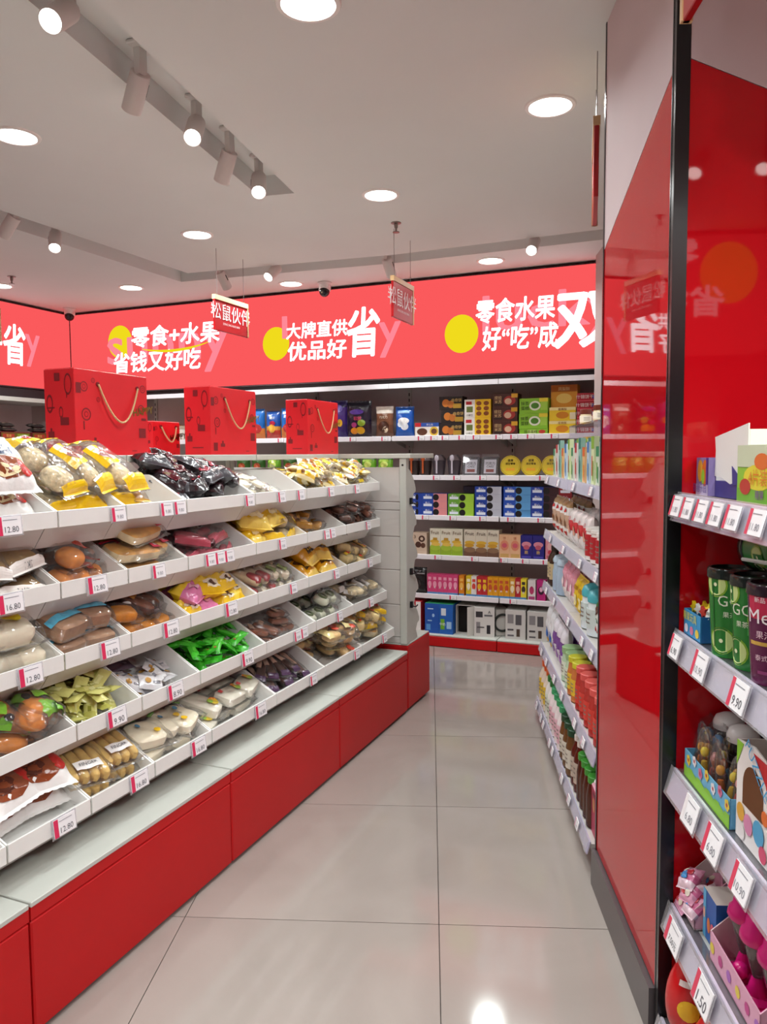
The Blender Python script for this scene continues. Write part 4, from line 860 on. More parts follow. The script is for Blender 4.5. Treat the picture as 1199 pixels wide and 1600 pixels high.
# shelf rail + tags
def shelf_rail_tags(M, xs, z, y, labf, w=.05, h=.03, grp='price tags on the back shelves', red='d8315c'):
    for i, x in enumerate(xs): tag('', M @ T3(x, y, z), labf(i), w, h, red, grp)

# ------------------------------------------------------------------ back wall shelving
BJ = [-4.775, -3.925, -3.075, -2.225, -1.375, -.525, .325]
SZ = [1.585, 1.287, .985, .683, .382]
RAILW = mat('e9e6ea', .3, .5)
BPAN = mat('d6c8c8', .55, .3, noise=.04, scale=5)
bayname = ['leftmost, under the first slogan', 'second from the left, behind the gift boxes', 'third from the left, behind the farthest gift box', 'behind the end unit', 'with the yellow tins, right of the end unit', 'hidden behind the right-hand shelves']
for k in range(6):
    x0, x1 = BJ[k] + .002, BJ[k + 1] - .002
    t = thing('wall_shelving', 'white back-wall shelving bay ' + bayname[k], 'shelving', None, 'back-wall shelving bays')
    b = MB(); b.cbox(x0, 5.43, .004, x1, 5.46, .078, REDP, .003); obj('red_plinth', b, t)
    b = MB(); b.cbox(x0, 5.432, .079, x1, 5.90, .092, WHITE, .003); obj('base_deck', b, t)
    b = MB(); b.box(x0, 5.90, .0, x1, 5.94, 2.02, BPAN); obj('back_panel', b, t)
    b = MB(); b.box(x0 - .012, 5.885, .092, x0 + .018, 5.9005, 2.02, METAL)
    for q in range(40): b.box(x0 - .002, 5.8835, .13 + q * .046, x0 + .006, 5.8849, .155 + q * .046, DARK)
    obj('slotted_upright', b, t)
    for z in SZ:
        b = MB(); b.box(x0 + .003, 5.505, z - .022, x1 - .003, 5.90, z, METAL); s = obj('shelf', b, t)
        b = MB(); b.cbox(x0 + .003, 5.497, z - .030, x1 - .003, 5.5045, z + .008, RAILW, .002); obj('price_rail', b, s)
        for q in (x0 + .03, x1 - .035):
            b = MB(); b.prism([(5.58, z - .023), (5.895, z - .023), (5.895, z - .085)], q, q + .004, METAL, 'x'); obj('bracket', b, s)
    b = MB(); b.prism([(5.46, 1.955), (5.46, 1.985), (5.90, 2.022), (5.90, 1.99)], x0, x1, WHITE, 'x'); obj('canopy', b, t)
    b = MB(); b.box(x0, 5.452, 1.952, x1, 5.4595, 1.988, RAILW); obj('canopy_rail', b, t)
bw = MB(); bw.box(LSIGN_X, 5.58, 2.0, 1.0, 5.9, 2.03, DARK); obj('trim_1', bw, kind='structure')

ORD = ['first', 'second', 'third', 'fourth', 'fifth', 'sixth', 'seventh', 'eighth', 'ninth', 'tenth', 'eleventh', 'twelfth', 'thirteenth']
def row(prs, xs, z, y, label, cat, group, lv=1, dz=0, rot=0, jit=.003, depth=1, dy=.1):
    """a row of things along the back shelf; lv levels of a stack, depth copies behind"""
    for i, x in enumerate(xs):
        for l in range(lv):
            for q in range(depth):
                pr = prs[i % len(prs)]
                spawn(pr, T3(x + random.uniform(-jit, jit) * .5, y + q * dy + random.uniform(0, jit), z + .0005 + l * dz) @ RZ(R(rot + random.uniform(-1, 1))),
                      (ORD[i] + '-from-left ' if len(xs) > 1 else '') + (['lowest ', 'second-lowest ', 'third-lowest ', 'topmost '][l if l < lv - 1 else 3] if lv > 1 else '') + label, cat, group)
z1, z2, z3, z4, z5, z6 = SZ + [.092]
Y0 = 5.525
SH = ' on the top back shelf'
# top shelf
chip = upbag('crisp_bag', .135, .235, .07, bands((-.35, G('b3342c')), (-.1, G('c98a3a')), (.75, G('1c4f9c')), (1, G('173f80'))), [('txt', '薯片', .1, .5, .2, wht), ('ell', 0, -.25, .5, .3, G('d9a13c')), ('ell', .1, .12, .4, .16, G('b02440'))], 61)
chip2 = upbag('crisp_bag', .135, .255, .07, bands((-.3, G('c9763a')), (1, G('2166b0'))), [('txt', '脆片', 0, .45, .2, wht), ('ell', .1, -.3, .6, .3, G('b33a36')), ('rect', -.6, .6, -.2, .75, wht)], 62)
row([chip, chip2, chip, chip2], [-3.60, -3.45, -3.30, -3.16], z1, Y0, 'blue and red crisp bag behind the gift boxes' + SH, 'crisps', 'blue crisp bags')
pur = upbag('candy_bag', .15, .30, .08, bands((-.3, G('3b2a72')), (.6, G('4a2f8c')), (1, G('2a2058'))), [('ell', .0, .55, .6, .22, G('6c5ab0')), ('ell', .3, -.2, .3, .2, G('e0b02c'))], 63)
row([pur], [-3.01, -2.85, -2.70], z1, Y0, 'purple candy bag next to the black gummy bag' + SH, 'candy', 'purple candy bags')
gum = upbag('gummy_bag', .215, .29, .08, bands((-.25, G('2c1c2a')), (.65, G('221a30')), (1, G('1a1626'))), [('ell', -.3, -.62, .3, .18, G('e08a1c')), ('ell', .2, -.6, .35, .2, G('d9a11c')), ('ell', .3, -.2, .3, .18, G('8fae2c')), ('txt', '软糖', 0, .05, .22, G('d94a6a')), ('ell', -.1, .4, .6, .14, G('5a3a9c')), ('ell', -.3, -.3, .22, .14, G('b03a7c'))], 64)
row([gum], [-2.52], z1, Y0, 'large black gummy bag with colourful fruit print' + SH, 'candy', None)
choc = upbag('chocolate_bag', .15, .24, .06, bands((-.2, G('6a4330')), (.55, G('7d5138')), (1, G('d9cfc2'))), [('ell', 0, -.3, .6, .35, G('4a2a1c')), ('txt', '巧克力', 0, .3, .18, G('efe2cc')), ('ell', .2, -.5, .3, .2, G('e2cdb0'))], 65)
row([choc], [-2.30], z1, Y0, 'brown and cream chocolate bag leaning beside the blue bag' + SH, 'chocolate', None)
blu = upbag('milk_candy_bag', .155, .235, .07, bands((1, G('1f5ab4'))), [('ell', 0, .05, .6, .22, wht), ('ell', .1, -.3, .4, .25, G('e9eef4')), ('ell', -.35, -.15, .3, .2, G('dfe9f2')), ('rect', -.6, .55, .6, .72, G('9ec4e8'))], 66)
row([blu], [-2.135], z1, Y0, 'blue candy bag with white swirls' + SH, 'candy', None)
pie = carton('pie_box', .19, .12, .105, 'e9e3da', [(0, .72, 1, 1, '2b4fa0'), (0, .72, .25, 1, 'c0262c'), ('e', .3, .36, .22, .26, '5a3524'), ('e', .8, .38, .18, .34, 'd9b23c'), ('e', .8, .38, .12, .2, '6a4028')], [('夹心派', .62, .86, .16, 'f2f0ec')], side='2b4fa0', top='2b4fa0')
row([pie], [-1.945], z1, Y0, 'flat white pie box with blue top edge' + SH, 'biscuit box', None)
blk = carton('cookie_box', .18, .12, .098, '241c1a', [('e', .28, .5, .16, .3, 'c9762c'), ('e', .5, .4, .15, .28, 'b86a2a'), (.6, .1, .95, .45, 'b08a2c')], [('曲奇饼', .75, .7, .26, 'd9b46a')])
for l in range(3): row([blk], [-1.755 + .012 * (l % 2)], z1 + l * .099, Y0, ['bottom', 'middle', 'top'][l] + ' black cookie box of the stack of three' + SH, 'biscuit box', 'black cookie boxes')
wy = carton('cookie_box', .20, .13, .133, 'efc01f', [(0, 0, .4, 1, 'efece4'), (.06, .72, .28, .9, 'c0262c'), (.08, .3, .32, .62, '6d7a3c')] + [('e', .55 + .28 * (i % 2), .22 + .28 * (i // 2), .1, .12, '8a4a1c') for i in range(6)], [('小狮王', .2, .14, .12, '3a2a20')])
for l in range(2): row([wy], [-1.549], z1 + l * .134, Y0, ['lower', 'upper'][l] + ' white and yellow cookie box with brown biscuits' + SH, 'biscuit box', 'white and yellow cookie boxes')
bro = carton('chocolate_box', .185, .12, .10, '4a241c', [('e', .68, .5, .24, .34, 'a8332c'), ('e', .62, .45, .14, .22, 'd9b89a'), (.05, .15, .4, .35, '2c1812'), (.75, .7, 1, 1, 'd9a42c')], [('提拉', .22, .72, .26, 'e2c08a'), ('米苏', .22, .42, .26, 'e2c08a')])
for l in range(3): row([bro], [-1.344], z1 + l * .0895 * 1.12, Y0, ['bottom', 'middle', 'top'][l] + ' dark brown chocolate box with red print' + SH, 'biscuit box', 'dark brown chocolate boxes')
grn = carton('cake_box', .205, .12, .107, '8cc832', [('e', .55, .5, .2, .32, 'e9eed8'), ('e', .55, .5, .14, .2, '4d8a24'), (.75, .2, .97, .8, 'a9d94a'), (.7, .75, 1, 1, 'e8d83a')], [('抹茶', .2, .66, .26, '2c4a16'), ('蛋糕', .2, .34, .26, '2c4a16')])
grs = carton('cake_box', .205, .12, .045, '86c02e', [('e', .8, .5, .12, .3, 'c23a2c'), (.3, .2, .6, .8, 'c8e07a')], [('抹茶蛋糕', .4, .5, .5, '2c4a16')])
row([grs], [-1.136], z1, Y0, 'thin green cake box at the bottom of the green stack' + SH, 'cake box', 'green cake boxes')
for l in range(2): row([grn], [-1.136], z1 + .046 + l * .108, Y0, ['lower', 'upper'][l] + ' bright green matcha cake box' + SH, 'cake box', 'green cake boxes')
yl = carton('cake_box', .185, .12, .095, 'f2cf2a', [('e', .5, .42, .24, .26, 'd98a1c'), (.0, .78, 1, 1, 'f7e7a0'), (.78, .1, 1, .6, 'efe6c0')], [('蛋黄酥', .5, .84, .2, '9c5a14')])
for l in range(2): row([yl], [-.93], z1 + l * .096, Y0, ['lower', 'upper'][l] + ' yellow cake box with orange filling' + SH, 'cake box', 'yellow cake boxes')
orr = carton('cake_box', .185, .12, .16, 'e09a24', [(0, .7, 1, 1, 'b9661c'), ('e', .5, .4, .3, .22, 'f0cf6a')], [('凤梨酥', .5, .82, .16, 'f7e0a0')])
row([orr], [-.93], z1 + .1925, Y0 + .06, 'orange cake box behind and above the yellow boxes' + SH, 'cake box', None)
rd = carton('biscuit_box', .165, .12, .056, 'b51a2c', [('e', .82, .5, .14, .34, 'e8d2dc'), (.62, .3, .75, .7, '5a3aa0'), (0, 0, 1, .12, 'd94a5a')], [('什锦饼干', .32, .55, .5, 'f2ece8')])
for l in range(5): row([rd], [-.748], z1 + l * .057, Y0, ['lowest', 'second', 'third', 'fourth', 'topmost'][l] + ' red biscuit box in the stack beside the pillar' + SH, 'biscuit box', 'red biscuit boxes')
ob = carton('snack_box', .13, .12, .14, 'd9741c', [(0, .0, 1, .35, 'e8c03a'), ('e', .5, .6, .3, .2, 'f2e0b0')], [('香酥', .5, .62, .2, '7a2c10')])
row([ob], [-4.62, -4.48, -4.34], z1, Y0, 'orange snack box seen between the first two gift boxes' + SH, 'snack box', 'orange snack boxes')
cup_w = bottle('plastic_cup', .045, .13, 'd8cfc4', 'b8a894', 'e8e0d4', neck=.9, cap_h=.2)
row([cup_w], [-4.22, -4.08, -3.94, -3.82], z1, Y0 + .05, 'pale snack cup behind the middle gift box' + SH, 'cup', 'pale snack cups')
# second shelf
SH = ' on the second back shelf'
gbag = upbag('jelly_bag', .13, .16, .07, bands((-.2, G('4f8a24')), (.5, G('6fae2e')), (1, G('3a6a1c'))), [('ell', 0, .1, .5, .3, G('c9d96a')), ('rect', -.6, .35, .5, .6, G('a8cf4a'))], 67)
gb2 = upbag('nut_bag', .13, .16, .07, bands((-.2, G('4a3420')), (1, G('2f5a22'))), [('ell', 0, 0, .5, .3, G('b0502c'))], 68)
row([gb2, gb2, gbag], [-3.60, -3.45, -3.30, -3.15], z2, Y0, 'dark green and brown snack bag glimpsed between gift boxes' + SH, 'snack bag', 'dark green snack bags')
row([gbag], [-2.72, -2.58, -2.44, -2.30], z2, Y0, 'bright green jelly bag above the gondola end' + SH, 'snack bag', 'bright green jelly bags')
def dessert(name, c1, c2):
    def fn():
        b = MB(); b.lathe([(.040, 0), (.052, .11), (.054, .115), (.05, .118), (0, .118)], [mat(c1, .3, .5)] * 4, 16, T3(0, .055, 0))
        l = MB(); l.lathe([(.054, .118), (.054, .13), (.03, .16), (0, .163)], ACRYL, 16, T3(0, .055, 0))
        s = MB(); s.super(.034, .012, .048, mat(c2, .3, .5), .9, 12, 8, T3(0, -.004, .135)); s.box(-.006, -.008, .02, .006, -.003, .115, mat(c2, .3, .5))
        return (name, b.mesh(name), [('clear_lid', l.mesh('clear_lid'), T3(0, 0, 0)), ('spoon', s.mesh('spoon'), T3(0, 0, 0))])
    return proto(('dessert', name, c1, c2), fn)
row([dessert('dessert_cup', '3a2c2a', 'b8562c')], [-2.07, -1.975], z2, Y0, 'dark dessert cup with orange spoon' + SH, 'dessert cup', 'dessert cups with orange spoons')
row([dessert('dessert_cup', '4a4048', 'b9b2bc')], [-1.865, -1.745], z2, Y0, 'dark dessert cup with grey spoon' + SH, 'dessert cup', 'dessert cups with grey spoons', jit=.001)
def tray_pack():
    b = MB(); b.cbox(-.066, .0, .0, .066, .045, .15, mat('232024', .3, .5), .012); w_ = MB(); w_.box(-.046, -.0015, .02, .046, -.0005, .125, TAGW)
    w_.text('巧克力', .024, INK, XZ(0, -.002, .095), .02); w_.text('CAKE', .016, INK, XZ(0, -.002, .072), .02); w_.box(-.03, -.0022, .03, .03, -.0016, .052, P('a8402c'))
    f = MB(); f.cbox(-.070, -.012, .0, .070, .0, .165, ACRYL, .01)
    T = T3(0, .03, 0) @ RX(R(-12))
    return ('cake_tray', None, [('black_tray', b.mesh('black_tray'), T), ('white_label', w_.mesh('white_label'), T), ('clear_lid', f.mesh('clear_lid'), T)])
row([proto('tray_pack', tray_pack)], [-1.612, -1.466], z2, Y0, 'black cake tray with white label leaning back' + SH, 'cake', 'black cake trays')
def tin():
    b = MB(); T = T3(0, .03, .077) @ RX(R(80)); b.lathe([(.072, -.03), (.076, -.028), (.076, .0), (.074, .004), (0, .004)], mat('d8bd16', .3, .5), 28, T)
    p = MB(); p.lathe([(.066, .0045), (.069, .0045)], P('8a7410'), 28, T, caps=False); p.text('蛋黄', .02, P('6b5a10'), T @ T3(0, .038, .005), .02); p.text('溶豆零食', .018, P('6b5a10'), T @ T3(0, .014, .005), .02)
    for k in (-1, 0, 1): p.raw([(k * .022 + .012 * math.cos(a * PI / 4), -.028 + .012 * math.sin(a * PI / 4), .0052) for a in range(8)], [tuple(range(8))], P('e8a01c'), T=T)
    return ('round_tin', b.mesh('round_tin'), [('lid_print', p.mesh('lid_print'), T3(0, 0, 0))])
for i, x in enumerate((-1.245 + .01, -1.085, -.935)): row([proto('tin', tin)], [x - .07], z2, Y0 - .01, ['leftmost', 'middle', 'rightmost'][i] + ' of the three round yellow tins standing upright' + SH, 'tin', 'round yellow tins', jit=0)
# third shelf: cookie packs
SH = ' on the third back shelf'
def cookie(c1, c2, w=.2):
    return carton('cookie_pack', w, .14, .056, c1, [(.46, 0, 1, 1, c2), ('e', .56, .5, .12, .44, '14100f'), (.06, .28, .4, .62, 'dfe6f2')], [('夹心', .23, .74, .34, 'f4f4f6')])
for i, (x, c1, c2, n, d) in enumerate(((-2.03, '1f3f9c', '1f3f9c', 3, 'plain blue'), (-1.885, '2248a4', 'd98a8c', 3, 'blue and pink'), (-1.676, '6aa43a', '9cc83c', 3, 'green'), (-1.466, '2044a4', 'b9bcc8', 4, 'blue and silver'), (-1.251, '2350b4', '5a9ad0', 4, 'blue and light blue'), (-1.05, '24409c', '3a1c24', 4, 'blue and dark brown'), (-.85, '8c1c24', '4a1418', 4, 'dark red'))):
    row([cookie(c1, c2, .09 if i == 0 else .2)], [x], z3, Y0 - .005, d + ' cookie pack, stacked flat' + SH, 'cookies', d + ' cookie packs', lv=n, dz=.0565, jit=.002)
row([carton('cookie_pack', .1, .14, .05, '2a1c3a')], [-1.63], z3 + .175, Y0 + .08, 'dark purple pack lying behind the green cookie packs' + SH, 'cookies', None)
# fourth shelf
SH = ' on the fourth back shelf'
be = carton('biscuit_box', .12, .1, .17, 'cdb6a0', [('e', .66, .72, .22, .15, '4a2c22'), ('e', .42, .45, .2, .14, '4a2c22'), ('e', .75, .42, .16, .12, '5a382a'), ('e', .66, .72, .1, .07, 'cdb6a0')], [('3', .2, .8, .14, '4a2c22')])
row([be], [-2.01], z4, Y0, 'beige box with dark biscuit rings beside the end unit' + SH, 'biscuit box', None)
fi = carton('wafer_box', .086, .1, .205, 'ddd8c4', [(0, 0, 1, .3, '8fae2c'), ('e', .5, .3, .5, .12, 'a3c03a'), ('e', .45, .52, .42, .07, 'd9ae3a'), ('e', .55, .42, .42, .07, 'e3bd52'), (.3, .56, .7, .66, 'b58a2c')], [('Fruit', .5, .85, .12, '6a4a2a')], top='cfcab6')
row([fi], [-1.88, -1.793, -1.706], z4, Y0, 'cream wafer box with green base' + SH, 'biscuit box', 'green wafer boxes', jit=.001)
fb = carton('wafer_box', .088, .1, .205, 'd9d0bc', [(0, .0, 1, .22, '6b4a38'), ('e', .5, .26, .5, .1, '8a6a50'), ('e', .5, .52, .45, .07, 'd9ae3a'), ('e', .45, .42, .42, .07, 'c9962e')], [('Fruit', .5, .85, .12, '4a3428')], top='cfcab6')
row([fb], [-1.607, -1.518, -1.429], z4, Y0, 'cream wafer box with brown base' + SH, 'biscuit box', 'brown wafer boxes', jit=.001)
pch = carton('biscuit_box', .078, .09, .175, 'e3b48c', [('e', .5, .55, .4, .22, 'd98a6a'), (.1, .05, .9, .2, 'c9a060'), ('e', .5, .55, .25, .1, 'cf5a6a')], [('饼', .5, .86, .12, 'a8442c')])
row([pch], [-1.343, -1.264], z4, Y0, 'peach-coloured biscuit box' + SH, 'biscuit box', 'peach biscuit boxes', jit=.001)
pup = carton('biscuit_box', .084, .09, .175, '27237c', [('e', .5, .62, .42, .12, 'd98a9c'), ('e', .5, .5, .26, .1, 'c0566c'), (.1, .06, .9, .14, '4a44a8')], [('脆', .5, .3, .14, 'e8c06a')])
row([pup], [-1.18, -1.094], z4, Y0, 'deep purple biscuit box with pink print' + SH, 'biscuit box', 'purple biscuit boxes', jit=.001)
pnk = carton('biscuit_box', .084, .09, .165, 'd98a98', [('e', .5, .6, .35, .2, 'e8b4b4'), (.1, .1, .9, .2, 'b85a6a'), ('e', .4, .35, .2, .1, 'c23a4c')])
row([pnk], [-1.0, -.914, -.828], z4, Y0, 'pink biscuit box at the right end' + SH, 'biscuit box', 'pink biscuit boxes', jit=.001)
# fifth shelf: small upright drink and snack cartons
SH = ' on the fifth back shelf'
bkb = upbag('black_bag', .13, .20, .06, bands((1, G('1a1819'))), [('rect', -.2, .5, .8, .6, G('8d8a8c')), ('ell', 0, -.2, .4, .3, G('2c2628'))], 69)
row([bkb], [-2.02], z5, Y0 - .01, 'black bag beside the end unit' + SH, 'bag', None)
def small(c, c2, w=.04, h=.155): return carton('small_carton', w, .07, h, c, [(.0, .0, 1, .12, '5a8fc0'), ('e', .5, .5, .36, .16, c2), (.2, .72, .8, .86, c2)], [('果', .5, .34, .1, 'f2efe8')])
for grp, c, c2, xs in (('pink', 'd9487c', 'f0a4bc', [-1.925, -1.884, -1.843, -1.802, -1.761, -1.72]), ('orange', 'e0861c', 'f2c05a', [-1.672]), ('yellow', 'e3c42a', 'f4ecd0', [-1.616]), ('white', 'e6e2dc', 'd9483c', [-1.575]), ('red', 'c02a34', 'efc02c', [-1.533, -1.492]), ('amber', 'e6a01e', 'c9542c', [-1.45, -1.409, -1.366, -1.325]), ('golden', 'd9a03c', 'f4e6c0', [-1.283]), ('scarlet', 'b82430', 'e8b4a0', [-1.241]), ('lemon', 'efdc3a', '3a2c2a', [-1.2])):
    row([small(c, c2)], xs, z5, Y0, grp + ' slim juice carton' + SH, 'juice carton', grp + ' juice cartons', jit=.001)
row([carton('small_carton', .055, .07, .15, 'e3dedc', [('e', .5, .5, .3, .2, 'c03a6c'), (.1, .05, .9, .2, 'b0487c')])], [-1.14], z5, Y0, 'white and magenta juice carton' + SH, 'juice carton', None)
mg = carton('small_carton', .062, .07, .152, 'c02a7c', [('e', .5, .5, .35, .2, '3a1c30'), ('e', .5, .55, .2, .12, 'e8b4cc')])
row([mg], [-1.073, -.975, -.905], z5, Y0, 'magenta carton with dark oval' + SH, 'juice carton', 'magenta cartons')
# base deck
SH = ' on the bottom back deck'
Y0 = 5.47
row([carton('big_box', .10, .25, .235, 'b8202a', [(.6, 0, 1, 1, 'e9e6e2')])], [-2.03], z6, Y0, 'red and white carton beside the end unit' + SH, 'carton', None)
bl = carton('big_box', .113, .25, .228, '1f56ae', [('e', .6, .6, .09, .06, '9ec4e8'), (.1, .1, .4, .3, '5a9ad9'), (.2, .4, .5, .44, '9ec4e8'), (.2, .8, .6, .84, 'b9d4ee')], top='2f8a5a')
bl2 = carton('big_box', .108, .25, .228, '2060b4', [(.15, .62, .5, .86, 'd9e2ea'), (.1, .15, .4, .5, '6fae2e'), (.55, .18, .9, .42, '9ec4e8')], [('牛奶', .25, .33, .1, 'f4f4f4')], top='2f8a5a')
row([bl, bl2], [-1.89, -1.778], z6, Y0, 'large blue milk carton' + SH, 'carton', 'large blue cartons', jit=.001)
def open_box():
    b = MB(); m = P('e2ded8'); w, d, h = .15, .24, .22
    b.box(-w / 2, .004, 0, -w / 2 + .003, d, h, m); b.box(w / 2 - .003, .0, 0, w / 2, d, h, m); b.box(-w / 2, .004, 0, w / 2, d, .003, m); b.box(-w / 2, d - .003, 0, w / 2, d, h, m); b.box(-w / 2, .004, h - .003, w / 2, d, h, m)
    i = MB(); i.cbox(-w / 2 + .006, .05, .004, w / 2 - .006, d - .01, h - .02, mat('1a1716', .6, .2), .004)
    f = MB(); f.box(-.001, 0, 0, .001, .075, h, m, T=T3(w / 2 - .003, 0, 0) @ RZ(R(150)))
    return ('open_carton', b.mesh('open_carton'), [('dark_contents', i.mesh('dark_contents'), T3(0, 0, 0)), ('flap', f.mesh('flap'), T3(0, 0, 0))])
row([proto('open_box', open_box)], [-1.64], z6, Y0 + .05, 'open white carton with dark inside' + SH, 'carton', None, jit=0)
wbx = carton('drink_carton', .15, .22, .22, 'd9d6d2', [(.08, .66, .42, .86, '3a383c'), (.62, .1, .8, .4, '2c2a30'), (.1, .12, .3, .5, '8d8a8c'), (.5, .7, .9, .76, '6a686c'), (.15, .3, .5, .34, '4a484c')], [('A', .75, .85, .1, '3a383c')])
row([wbx], [-1.485], z6, Y0 + .02, 'white carton with black print turned slightly' + SH, 'carton', None, rot=8)
def ringbox():
    b = MB(); b.cbox(-.05, 0, 0, .05, .2, .2, P('cfccc6'), .004); r = MB(); r.lathe([(.055, 0), (.07, 0), (.07, .012), (.055, .012)], mat('2b2f2c', .4, .4), 22, T3(0, -.001, .1) @ RX(PI / 2), caps=False)
    return ('ring_carton', b.mesh('ring_carton'), [('black_ring', r.mesh('black_ring'), T3(0, 0, 0))])
row([proto('ringbox', ringbox)], [-1.365], z6, Y0 + .10, 'pale carton with large black ring print' + SH, 'carton', None, rot=30)
wb2 = carton('drink_carton', .145, .2, .215, 'd2d0cc', [(.5, .5, .8, .85, '5a585c'), (.1, .1, .42, .16, '6a686c'), (.1, .55, .4, .86, '8d8a8c'), (.55, .1, .72, .36, '4a3a30'), (.1, .3, .4, .36, '4a484c')])
row([wb2], [-1.25, -1.09], z6, Y0 + .02, 'white and grey drink carton near the right-hand shelves' + SH, 'carton', 'grey drink cartons', rot=5)
# tags on the back shelves
nm = ['top', 'second', 'third', 'fourth', 'fifth']
for r_, (z, xs) in enumerate(((z1, [-3.5, -3.2, -2.55, -2.28, -1.98, -1.88, -1.79, -1.66, -1.55, -1.38, -1.27, -1.15, -.98]), (z2, [-2.5, -1.86, -1.7, -1.5, -1.06]), (z3, [-1.95, -1.73, -1.5, -1.29, -1.07]), (z4, [-1.85, -1.56, -1.34, -1.18, -1.03]), (z5, [-1.73, -1.27]))):
    shelf_rail_tags(FA, xs, z - .011, 5.4945, (lambda i, r_=r_, n=len(xs): 'small price tag on the %s back shelf, number %d from the left' % (nm[r_], i + 1)))
# ------------------------------------------------------------------ far right-hand shelving (beyond the pillar)
EY0, EY1 = 2.63, 4.26
ES = [(.525, 1.325), (.522, 1.03), (.516, .745), (.500, .405), (.482, .095)]
LILAC = mat('c8c4da', .25, .5, noise=.02, scale=8)
for k, (a, c) in enumerate(((EY0, 3.44), (3.446, EY1))):
    t = thing('aisle_shelving', 'white right-hand aisle shelving bay, ' + ['the near one next to the red pillar', 'the far one at the back corner'][k], 'shelving', FE, 'right-hand shelving bays')
    b = MB(); b.box(.93, a, 0, .955, c, 2.0, BPAN); obj('back_panel', b, t)
    b = MB(); b.cbox(.515, a, .004, .55, c, .070, REDP, .003); obj('red_plinth', b, t)
    for i, (x, z) in enumerate(ES):
        b = MB(); b.box(x + .004, a, z - .022, .93, c, z, METAL); s = obj('shelf', b, t)
        b = MB(); b.prism([(x - .012, z - .036), (x - .008, z - .038), (x + .004, z + .006), (x, z + .008)], a, c, LILAC, 'y'); obj('price_rail', b, s)
        b = MB(); b.prism([(x - .016, z - .036), (x - .0145, z - .0365), (x - .003, z + .012), (x - .0045, z + .0125)], a + .004, c - .004, RAILP, 'y'); obj('clear_rail_cover', b, s)
    b = MB(); b.box(.90, a, 0, .93, a + .03, 2.0, METAL); obj('upright', b, t)
    if k == 0:
        b = MB(); b.box(.53, a - .02, 0.0, .56, a, .10, mat('8d8a8a', .3, .5, metal=.6)); obj('foot', b, t)
def erow(prs, ys, si, x, label, cat, group, depth=2, dx=.085, lv=1, dz=0, rot=-90, jit=2):
    z = ES[si][1]
    for i, y in enumerate(ys):
        for d in range(depth):
            for l in range(lv):
                spawn(prs[i % len(prs)], FE @ T3(x + d * dx, y, z + .0008 + l * dz) @ RZ(R(rot + random.uniform(-jit, jit))),
                      (ORD[i] + '-farthest ' if len(ys) > 1 else '') + (['front ', 'rear ', 'hindmost '][d] if depth > 1 else '') + label, cat, group)
SHE = ' on the %s right shelf'
# top: slim upright packs
S_ = SHE % 'top'
def slim(c, c2, c3, w=.045, h=.16): return carton('slim_pack', w, .02, h, c, [(0, .75, 1, 1, c2), (.2, .2, .5, .6, c3), (.6, .1, .85, .5, c2)])
pal = [('green and white', 'cfd8c4', '2f8a5a', '6fa83a'), ('red and white', 'e4dcd6', 'b8242a', 'd9583c'), ('teal', '8fbdb0', '2c7a6c', '3a9080'), ('orange', 'e0b47a', 'd9682a', 'efc45a'), ('light blue', 'c4d8ea', '3a78b8', '6fb0d8'), ('lime', 'd4e0b0', '7fae2a', 'c23a3c')]
for i, y in enumerate([4.12, 4.02, 3.92, 3.82, 3.72, 3.62, 3.52, 3.42, 3.32, 3.22, 3.12, 3.02, 2.92, 2.82]):
    n, c, c2, c3 = pal[i % 6]
    erow([slim(c, c2, c3, .05, .15 + .02 * (i % 3))], [y], 0, .545, n + ' slim pack standing' + S_, 'snack pack', n + ' slim packs', depth=3, dx=.04)
erow([carton('yellow_box', .10, .07, .21, 'e0b420', [(.1, .6, .9, .9, 'c9922a'), ('e', .3, .3, .18, .1, 'f2ead0')])], [4.10, 3.62], 0, .70, 'tall yellow box behind the slim packs' + S_, 'snack box', 'tall yellow boxes', depth=1)
erow([carton('blue_box', .12, .1, .30, '1d4f9c', [(.1, .7, .9, .9, '3a74c4'), (.2, .2, .8, .3, 'e2e8f0')])], [2.78], 0, .66, 'tall blue box next to the pillar' + S_, 'snack box', None, depth=1)
def riser():
    b = MB(); b.box(-.38, 0, .255, .38, .14, .262, ACRYL); b.box(-.38, .0, 0, -.374, .14, .255, ACRYL); b.box(.374, 0, 0, .38, .14, .255, ACRYL); return ('acrylic_riser', b.mesh('acrylic_riser'), [])
spawn(proto('riser', riser), FE @ T3(.60, 3.60, 1.326) @ RZ(R(-90)), 'clear acrylic riser behind the slim packs' + S_, 'riser')
for y in (3.85, 3.50): spawn(bottle('small_jar', .03, .075, 'd9c8a0', '6a2c1c', 'efe6d0', neck=.95, cap_h=.3), FE @ T3(.66, y, 1.326 + .2628), 'small jar with brown lid on the acrylic riser', 'jar', 'jars on the riser')
# second: pouches
S_ = SHE % 'second'
wr = upbag('snack_pouch', .13, .20, .06, bands((-.4, G('e6e0da')), (.3, G('c9a68c')), (.6, G('e9e4e0')), (1, G('a8885c'))), [('ell', 0, .5, .3, .1, G('c02a2c')), ('ell', 0, -.1, .5, .2, G('8a5a34')), ('rect', -.5, -.7, .5, -.5, G('c0302c'))], 71)
rw = upbag('snack_pouch', .12, .17, .06, bands((-.2, G('e8e2e0')), (.4, G('c9343a')), (1, G('ece6e4'))), [('ell', 0, -.1, .4, .25, G('d9a08c')), ('txt', '山楂', 0, .5, .2, G('b01c2c'))], 72)
rc = bottle('snack_can', .052, .13, 'e8e2dc', 'efe9e2', 'b8202a', neck=.98, cap_h=.1, lab=(.15, .8))
erow([wr], [4.14, 4.00, 3.86, 3.72], 1, .545, 'beige and white snack pouch' + S_, 'snack pouch', 'beige snack pouches', depth=2)
